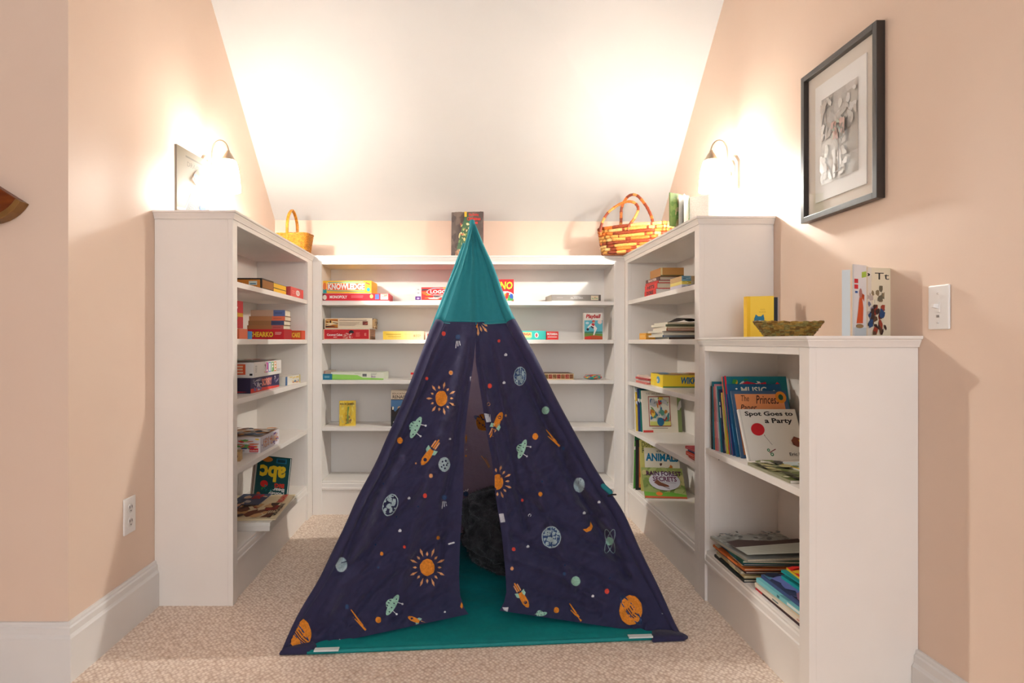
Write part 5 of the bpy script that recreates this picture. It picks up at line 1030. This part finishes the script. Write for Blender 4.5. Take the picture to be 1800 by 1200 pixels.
for i, (c, w, d, t, yaw, x_, lab, sp) in enumerate((((30, 26, 28), .24, .30, .009, .0, 1.07, 'black book with red spine end, lowest of the near pile', (60, 30, 30)), ((232, 222, 204), .24, .30, .013, .01, 1.068, 'cream book with small red letters on its spine, second in the near pile', (232, 220, 200)), ((206, 190, 170), .23, .29, .006, -.02, 1.07, 'thin beige book in the near pile under the aqua one', (214, 190, 160)), ((120, 196, 200), .24, .28, .013, .03, 1.07, 'aqua picture book in the near pile', (130, 200, 204)), ((50, 60, 96), .23, .27, .012, .02, 1.078, 'dark blue patterned picture book in the near pile', (70, 84, 130)),
   ((20, 150, 150), .20, .22, .012, .04, 1.108, 'teal slipcased book in the near pile', (24, 160, 160)), ((30, 26, 24), .19, .21, .010, .0, 1.112, 'black slim book on the teal one', (30, 26, 24)), ((20, 150, 150), .20, .22, .006, .05, 1.108, 'thin teal book near the top of the near pile', (24, 160, 160)), ((226, 50, 40), .19, .21, .007, -.04, 1.112, 'red and yellow picture book near the top of the near pile', (230, 190, 40)), ((240, 190, 60), .14, .18, .008, .25, 1.140, 'yellow paperback on top of the near pile', (236, 196, 90)))):
    def ar(P, c=c, i=i):
        P.rect(0, 0, 1, 1, c)
        P.art({4: [(110, 120, 190), (30, 36, 60), (170, 120, 150), (90, 140, 170)], 8: [(240, 200, 40), (220, 40, 36)], 3: [(90, 150, 160), (190, 220, 220)]}.get(i, [tuple(int(v*.8) for v in c), W_]), 40 if i in (4, 8) else 8, i, size=.2)
    def sf(P, sp=sp, i=i):
        P.rect(0, 0, 1, 1, sp)
        if i == 1: P.text('VOL', .3, .10, .7, .16, (190, 50, 40), .05); P.rect(.3, .5, .7, .62, (110, 130, 130))
        if i == 0: P.rect(0, .85, 1, 1, (200, 36, 44))
        if i == 3: P.rect(.2, .1, .8, .35, (230, 240, 236)); P.rect(.2, .5, .8, .55, (60, 110, 120))
    lying(lab, x_, 1.885 if i < 5 else 1.87, z, yaw, w, d, t, c, ar, sf, group=G, pages=M_PAGE); z += t+.0004

# ---- on top of the low bookcase
ZL = 1.0152
r = empty('yellow_book', (xw(1322, 2.28), 2.295, ZL)); r.name = 'book'; tag(r, 'yellow book with a blue cat cover standing half open on the low bookcase', 'book')
k = MB(); A = Matrix.Rotation(-.36, 4, 'Z'); k.box(0, .078, -.0012, .0012, 0, .150, mat((246, 206, 60)), A)
P = Panel(k, A @ Vector((0, -.0014, 0)), A.to_3x3() @ Vector((.078, 0, 0)), (0, 0, .150)); P.text('THE KITTEN', .42, .66, .62, .69, (200, 160, 40), .0); P.text('READER', .38, .60, .66, .63, (200, 160, 40), .0)
P.poly([(.16, .32), (.17, .46), (.24, .56), (.34, .51), (.46, .51), (.56, .56), (.60, .46), (.60, .32)], (20, 110, 146)); P.rect(.22, .355, .54, .41, (226, 230, 230)); P.rect(.16, .30, .60, .33, (206, 206, 160)); k.build('front_cover', r)
k = MB(); k.box(-.012, 0, -.0012, .026, 0, .150, mat((236, 190, 44))); k.build('spine', r)
k = MB(); A = Matrix.Translation((0, .026, 0)) @ Matrix.Rotation(.02, 4, 'Z'); k.box(0, .108, -.0012, .0012, 0, .150, mat((240, 190, 56)), A); k.build('back_cover', r)
k = MB()
for i, (a_, c, e) in enumerate(((-.24, (20, 26, 40), .094), (-.12, (190, 176, 176), .103), (-.08, (214, 200, 196), .106), (-.04, (196, 190, 200), .108))):
    A = Matrix.Translation((0, .004+.005*i, 0)) @ Matrix.Rotation(a_, 4, 'Z'); k.box(.001, e, -.0006, .0006, .003, .146, mat(c), A)
k.build('page_block', r)
# shallow seagrass basket
r = empty('seagrass_basket', (xw(1385.5, 1.96), 1.96, ZL)); tag(r, 'shallow flared seagrass basket on the low bookcase', 'basket')
k = MB(); rows = 9
for j in range(rows):
    tt = j/(rows-1); rx = .070+.030*tt; ry = .055+.026*tt; z = .0045+.040*tt; n = 72
    pts = [((rx+.0012*math.sin(i*9*2*PI/n*2+j*PI))*math.cos(2*PI*i/n), (ry+.0012*math.sin(i*9*2*PI/n*2+j*PI))*math.sin(2*PI*i/n), z+.0012*math.sin(i*1.7+j)+.002*math.cos(4*PI*i/n)*tt) for i in range(n)]
    R = random.Random(j); ms = []; cur = M_SEA[0]
    for i in range(n):
        if i % 2 == 0: cur = R.choice(M_SEA)
        ms.append(cur)
    k.tube(pts, .0036, M_SEA[0], 6, closed=True, mats=ms)
k.build('woven_body', r, smooth=True)
k = MB(); k.lathe([(.0001, .0012), (.070, .0012), (.072, .005), (.0001, .006)], M_SEA[1], 32, sy=.79); k.build('base', r)
# fanned alphabet board book
r = empty('board_book', (1.112, 1.755, ZL)); tag(r, 'fanned-out alphabet board book standing on the near end of the low bookcase', 'book')
def leaf(name, a0, bend, w, h, col, art=None, thick=.0012, x0=0, y0=0):
    k = MB(); n = 10; L = []
    for i in range(n+1):
        s_ = i/n; a_ = a0+bend*s_; L.append((a_, s_))
    px_, py_ = x0, y0; pts = [(px_, py_)]
    for i in range(n): a_ = a0+bend*(i+.5)/n; px_ += math.cos(a_)*w/n; py_ += math.sin(a_)*w/n; pts.append((px_, py_))
    nx, ny = math.sin(a0+bend/2)*thick, -math.cos(a0+bend/2)*thick
    for (ax, ay), (bx, by) in zip(pts, pts[1:]):
        k.hexa([(ax, ay, 0), (bx, by, 0), (bx-nx, by-ny, 0), (ax-nx, ay-ny, 0)], [(ax, ay, h), (bx, by, h), (bx-nx, by-ny, h), (ax-nx, ay-ny, h)], mat(col))
    if art:
        P = Panel(k, (pts[0][0]+nx*.05, pts[0][1]+ny*.05, 0), (pts[-1][0]-pts[0][0], pts[-1][1]-pts[0][1], 0), (0, 0, h)); P.o = P.o+P.n*(.0006+abs(bend)*w*.13); art(P)
    k.build(name, r)
def cov(P): P.rect(.0, .0, 1, 1, (226, 222, 222)); P.rect(.05, .0, 1, .12, (190, 200, 206)); P.poly([(.62, .82), (.98, .84), (.98, .92), (.62, .90)], (170, 196, 70)); P.rect(.05, .74, .34, .80, (206, 40, 50)); P.rect(.05, .66, .34, .72, (206, 40, 50)); P.rect(.1, .60, .3, .63, (40, 90, 160)); P.poly([(.2, .18), (.7, .18), (.74, .4), (.66, .52), (.82, .58), (.80, .48), (.5, .62), (.4, .5), (.3, .3)], (206, 84, 40)); P.ell(.52, .60, .12, .07, (180, 120, 110)); P.ell(.45, .14, .3, .03, (150, 120, 80))
def bk_(P): P.rect(0, 0, 1, 1, (206, 216, 216)); P.ell(.5, .82, .2, .05, (190, 206, 90)); P.poly([(.4, .1), (.8, .15), (.8, .6), (.6, .7), (.4, .5)], (226, 150, 120)); P.ell(.4, .6, .2, .06, (170, 180, 220)); P.rect(0, 0, .9, .12, (130, 196, 190))
def pp(P): P.rect(0, 0, 1, 1, (222, 210, 196)); P.text('Pp', .30, .80, .92, .92, K_, .0); P.art([(150, 140, 150), (110, 110, 130), (190, 170, 160)], 14, 4, .2, .25, .8, .6, .25)
def ttp(P): P.rect(0, 0, 1, 1, (226, 212, 184)); P.text('Tt', .56, .83, .93, .93, K_, .0); P.art([(110, 100, 80), (140, 120, 90)], 12, 3, .42, .5, .8, .74, .25); P.art([(60, 40, 36), (150, 60, 40), (40, 70, 110), (90, 60, 40)], 24, 6, .36, .02, .84, .46, .22)
SX = xw(1485, 1.78)-1.112
leaf('back_cover', 2.6, .05, .020, .186, (206, 212, 214), bk_, x0=SX, y0=.0)
leaf('front_cover', .50, .08, .068, .200, (226, 222, 220), cov, x0=SX, y0=-.012)
for i, (a0, w_) in enumerate(((.47, .074), (.44, .080), (.40, .086), (.36, .092))): leaf('page', a0-.06, .16, w_, .198-.001*i, (216, 196, 164), None, x0=SX+.003*(i+1), y0=-.006+.005*i, thick=.0018)
leaf('page', .22, .14, .104, .196, (222, 210, 196), pp, x0=SX+.016, y0=.016)
leaf('page', .10, .10, .124, .195, (226, 212, 184), ttp, x0=SX+.022, y0=.026, thick=.002)

# ---- baskets on the corners
r = empty('wicker_basket', (-.985, 3.60, 1.4935), (0, 0, -.16)); tag(r, 'small honey-coloured wicker basket with a tall loop handle on the left corner', 'basket')
def superl(a_, hx, hy, e=.45):
    c_, s_ = math.cos(a_), math.sin(a_); return (hx*math.copysign(abs(c_)**e, c_), hy*math.copysign(abs(s_)**e, s_))
k = MB(); rows = 17; n = 96
for j in range(rows):
    tt = j/(rows-1); hx = .093+.016*tt; hy = .058+.010*tt; pts = []
    for i in range(n):
        x, y = superl(2*PI*i/n, hx, hy); o_ = 1+.018*math.sin(PI*i/2+j*PI); pts.append((x*o_, y*o_, .004+.108*tt))
    k.tube(pts, .0034, M_WICK, 6, closed=True)
for i in range(24):
    x, y = superl(2*PI*(i+.5)/24, 1, 1); k.tube([(x*.093, y*.058, 0), (x*.109, y*.068, .114)], .0026, M_WICK, 5)
k.box(-.088, .088, -.053, .053, .0, .004, M_WICK); k.build('woven_body', r, smooth=True)
k = MB(); pts = []; pts2 = []
for i in range(n*2):
    x, y = superl(2*PI*i/(n*2), .112, .070); pts.append((x, y, .117+.0025*math.sin(i*.9))); pts2.append((x, y, .117+.0025*math.sin(i*.9+PI)))
k.tube(pts, .0034, M_WICK, 6, closed=True); k.tube(pts2, .0030, M_WICKD, 6, closed=True); k.build('rim', r, smooth=True)
k = MB()
for off in (-.0035, .0035):
    k.tube([(.0+off, -.070*math.cos(PI*i/24)*(1-.35*math.sin(PI*i/24)**3), .105+.02*min(1, math.sin(PI*i/24)*4)+.135*math.sin(PI*i/24)**.7) for i in range(25)], .0055, M_WICK, 8)
for s_ in (-1, 1): k.tube([(0, s_*.071, .060), (0, s_*.072, .135)], .0075, M_WICK, 8)
k.build('loop_handle', r, smooth=True)
r = empty('husk_basket', (.968, 3.535, 1.4935), (0, 0, -.55)); tag(r, 'brown woven husk handbag basket with two looped handles on the right corner', 'basket')
k = MB(); rows = 9; n = 120
for j in range(rows):
    tt = j/(rows-1); hx = .180+.022*tt; hy = .066+.008*tt; R = random.Random(j*7+1); pts = []; ms = []; cur = M_HUSK[0]; left_ = 0
    for i in range(n):
        x, y = superl(2*PI*i/n, hx, hy, .6)
        if left_ <= 0: left_ = R.randint(4, 8); cur = R.choice([M_HUSK[0], M_HUSK[3], M_HUSK[3], M_HUSK[0], M_HUSK[1], M_HUSK[2]] if j not in (3, 6) else [M_HUSK[1], M_HUSK[2], M_HUSK[2], M_HUSK[1]])
        left_ -= 1; o_ = 1+.012*(1 if left_ else -2.6); pts.append((x*o_, y*o_, .010+.0175*j+.0012*math.sin(i*.35+j))); ms.append(cur if left_ else M_HUSK[2])
    k.tube(pts, .0100, M_HUSK[0], 8, closed=True, mats=ms)
k.box(-.165, .165, -.055, .055, .0, .006, M_HUSK[1]); k.build('woven_body', r, smooth=True)
def handle(pts, seed):
    k = MB(); R = random.Random(seed); P3 = []; m_ = len(pts)
    for i in range(60):                        # Catmull-Rom through the control points
        s_ = i/59*(m_-1); a_ = min(int(s_), m_-2); u = s_-a_; p0, p1, p2, p3 = [Vector(pts[min(max(q, 0), m_-1)]) for q in (a_-1, a_, a_+1, a_+2)]
        P3.append(.5*((2*p1)+(p2-p0)*u+(2*p0-5*p1+4*p2-p3)*u*u+(3*p1-p0-3*p2+p3)*u**3))
    ms = [R.choice((M_HUSK[1], M_HUSK[2], M_HUSK[2], M_HUSK[1], M_HUSK[0])) for i in range(60)]; ms = [ms[i//3*3] for i in range(60)]
    k.tube(P3, [.0078+.0010*(i % 3 == 0) for i in range(60)], M_HUSK[1], 8, mats=ms); k.build('loop_handle', r, smooth=True)
handle([(-.175, -.074, .11), (-.172, -.074, .165), (-.135, -.068, .235), (-.06, -.05, .285), (.0, -.05, .285), (.035, -.06, .245), (.02, -.074, .19), (-.01, -.078, .15), (-.015, -.08, .12)], 2)
handle([(-.085, .0, .14), (-.09, .03, .20), (-.085, .03, .28), (-.045, .02, .335), (.01, .0, .330), (.065, -.02, .265), (.10, -.04, .20), (.115, -.06, .155), (.118, -.07, .12)], 5)
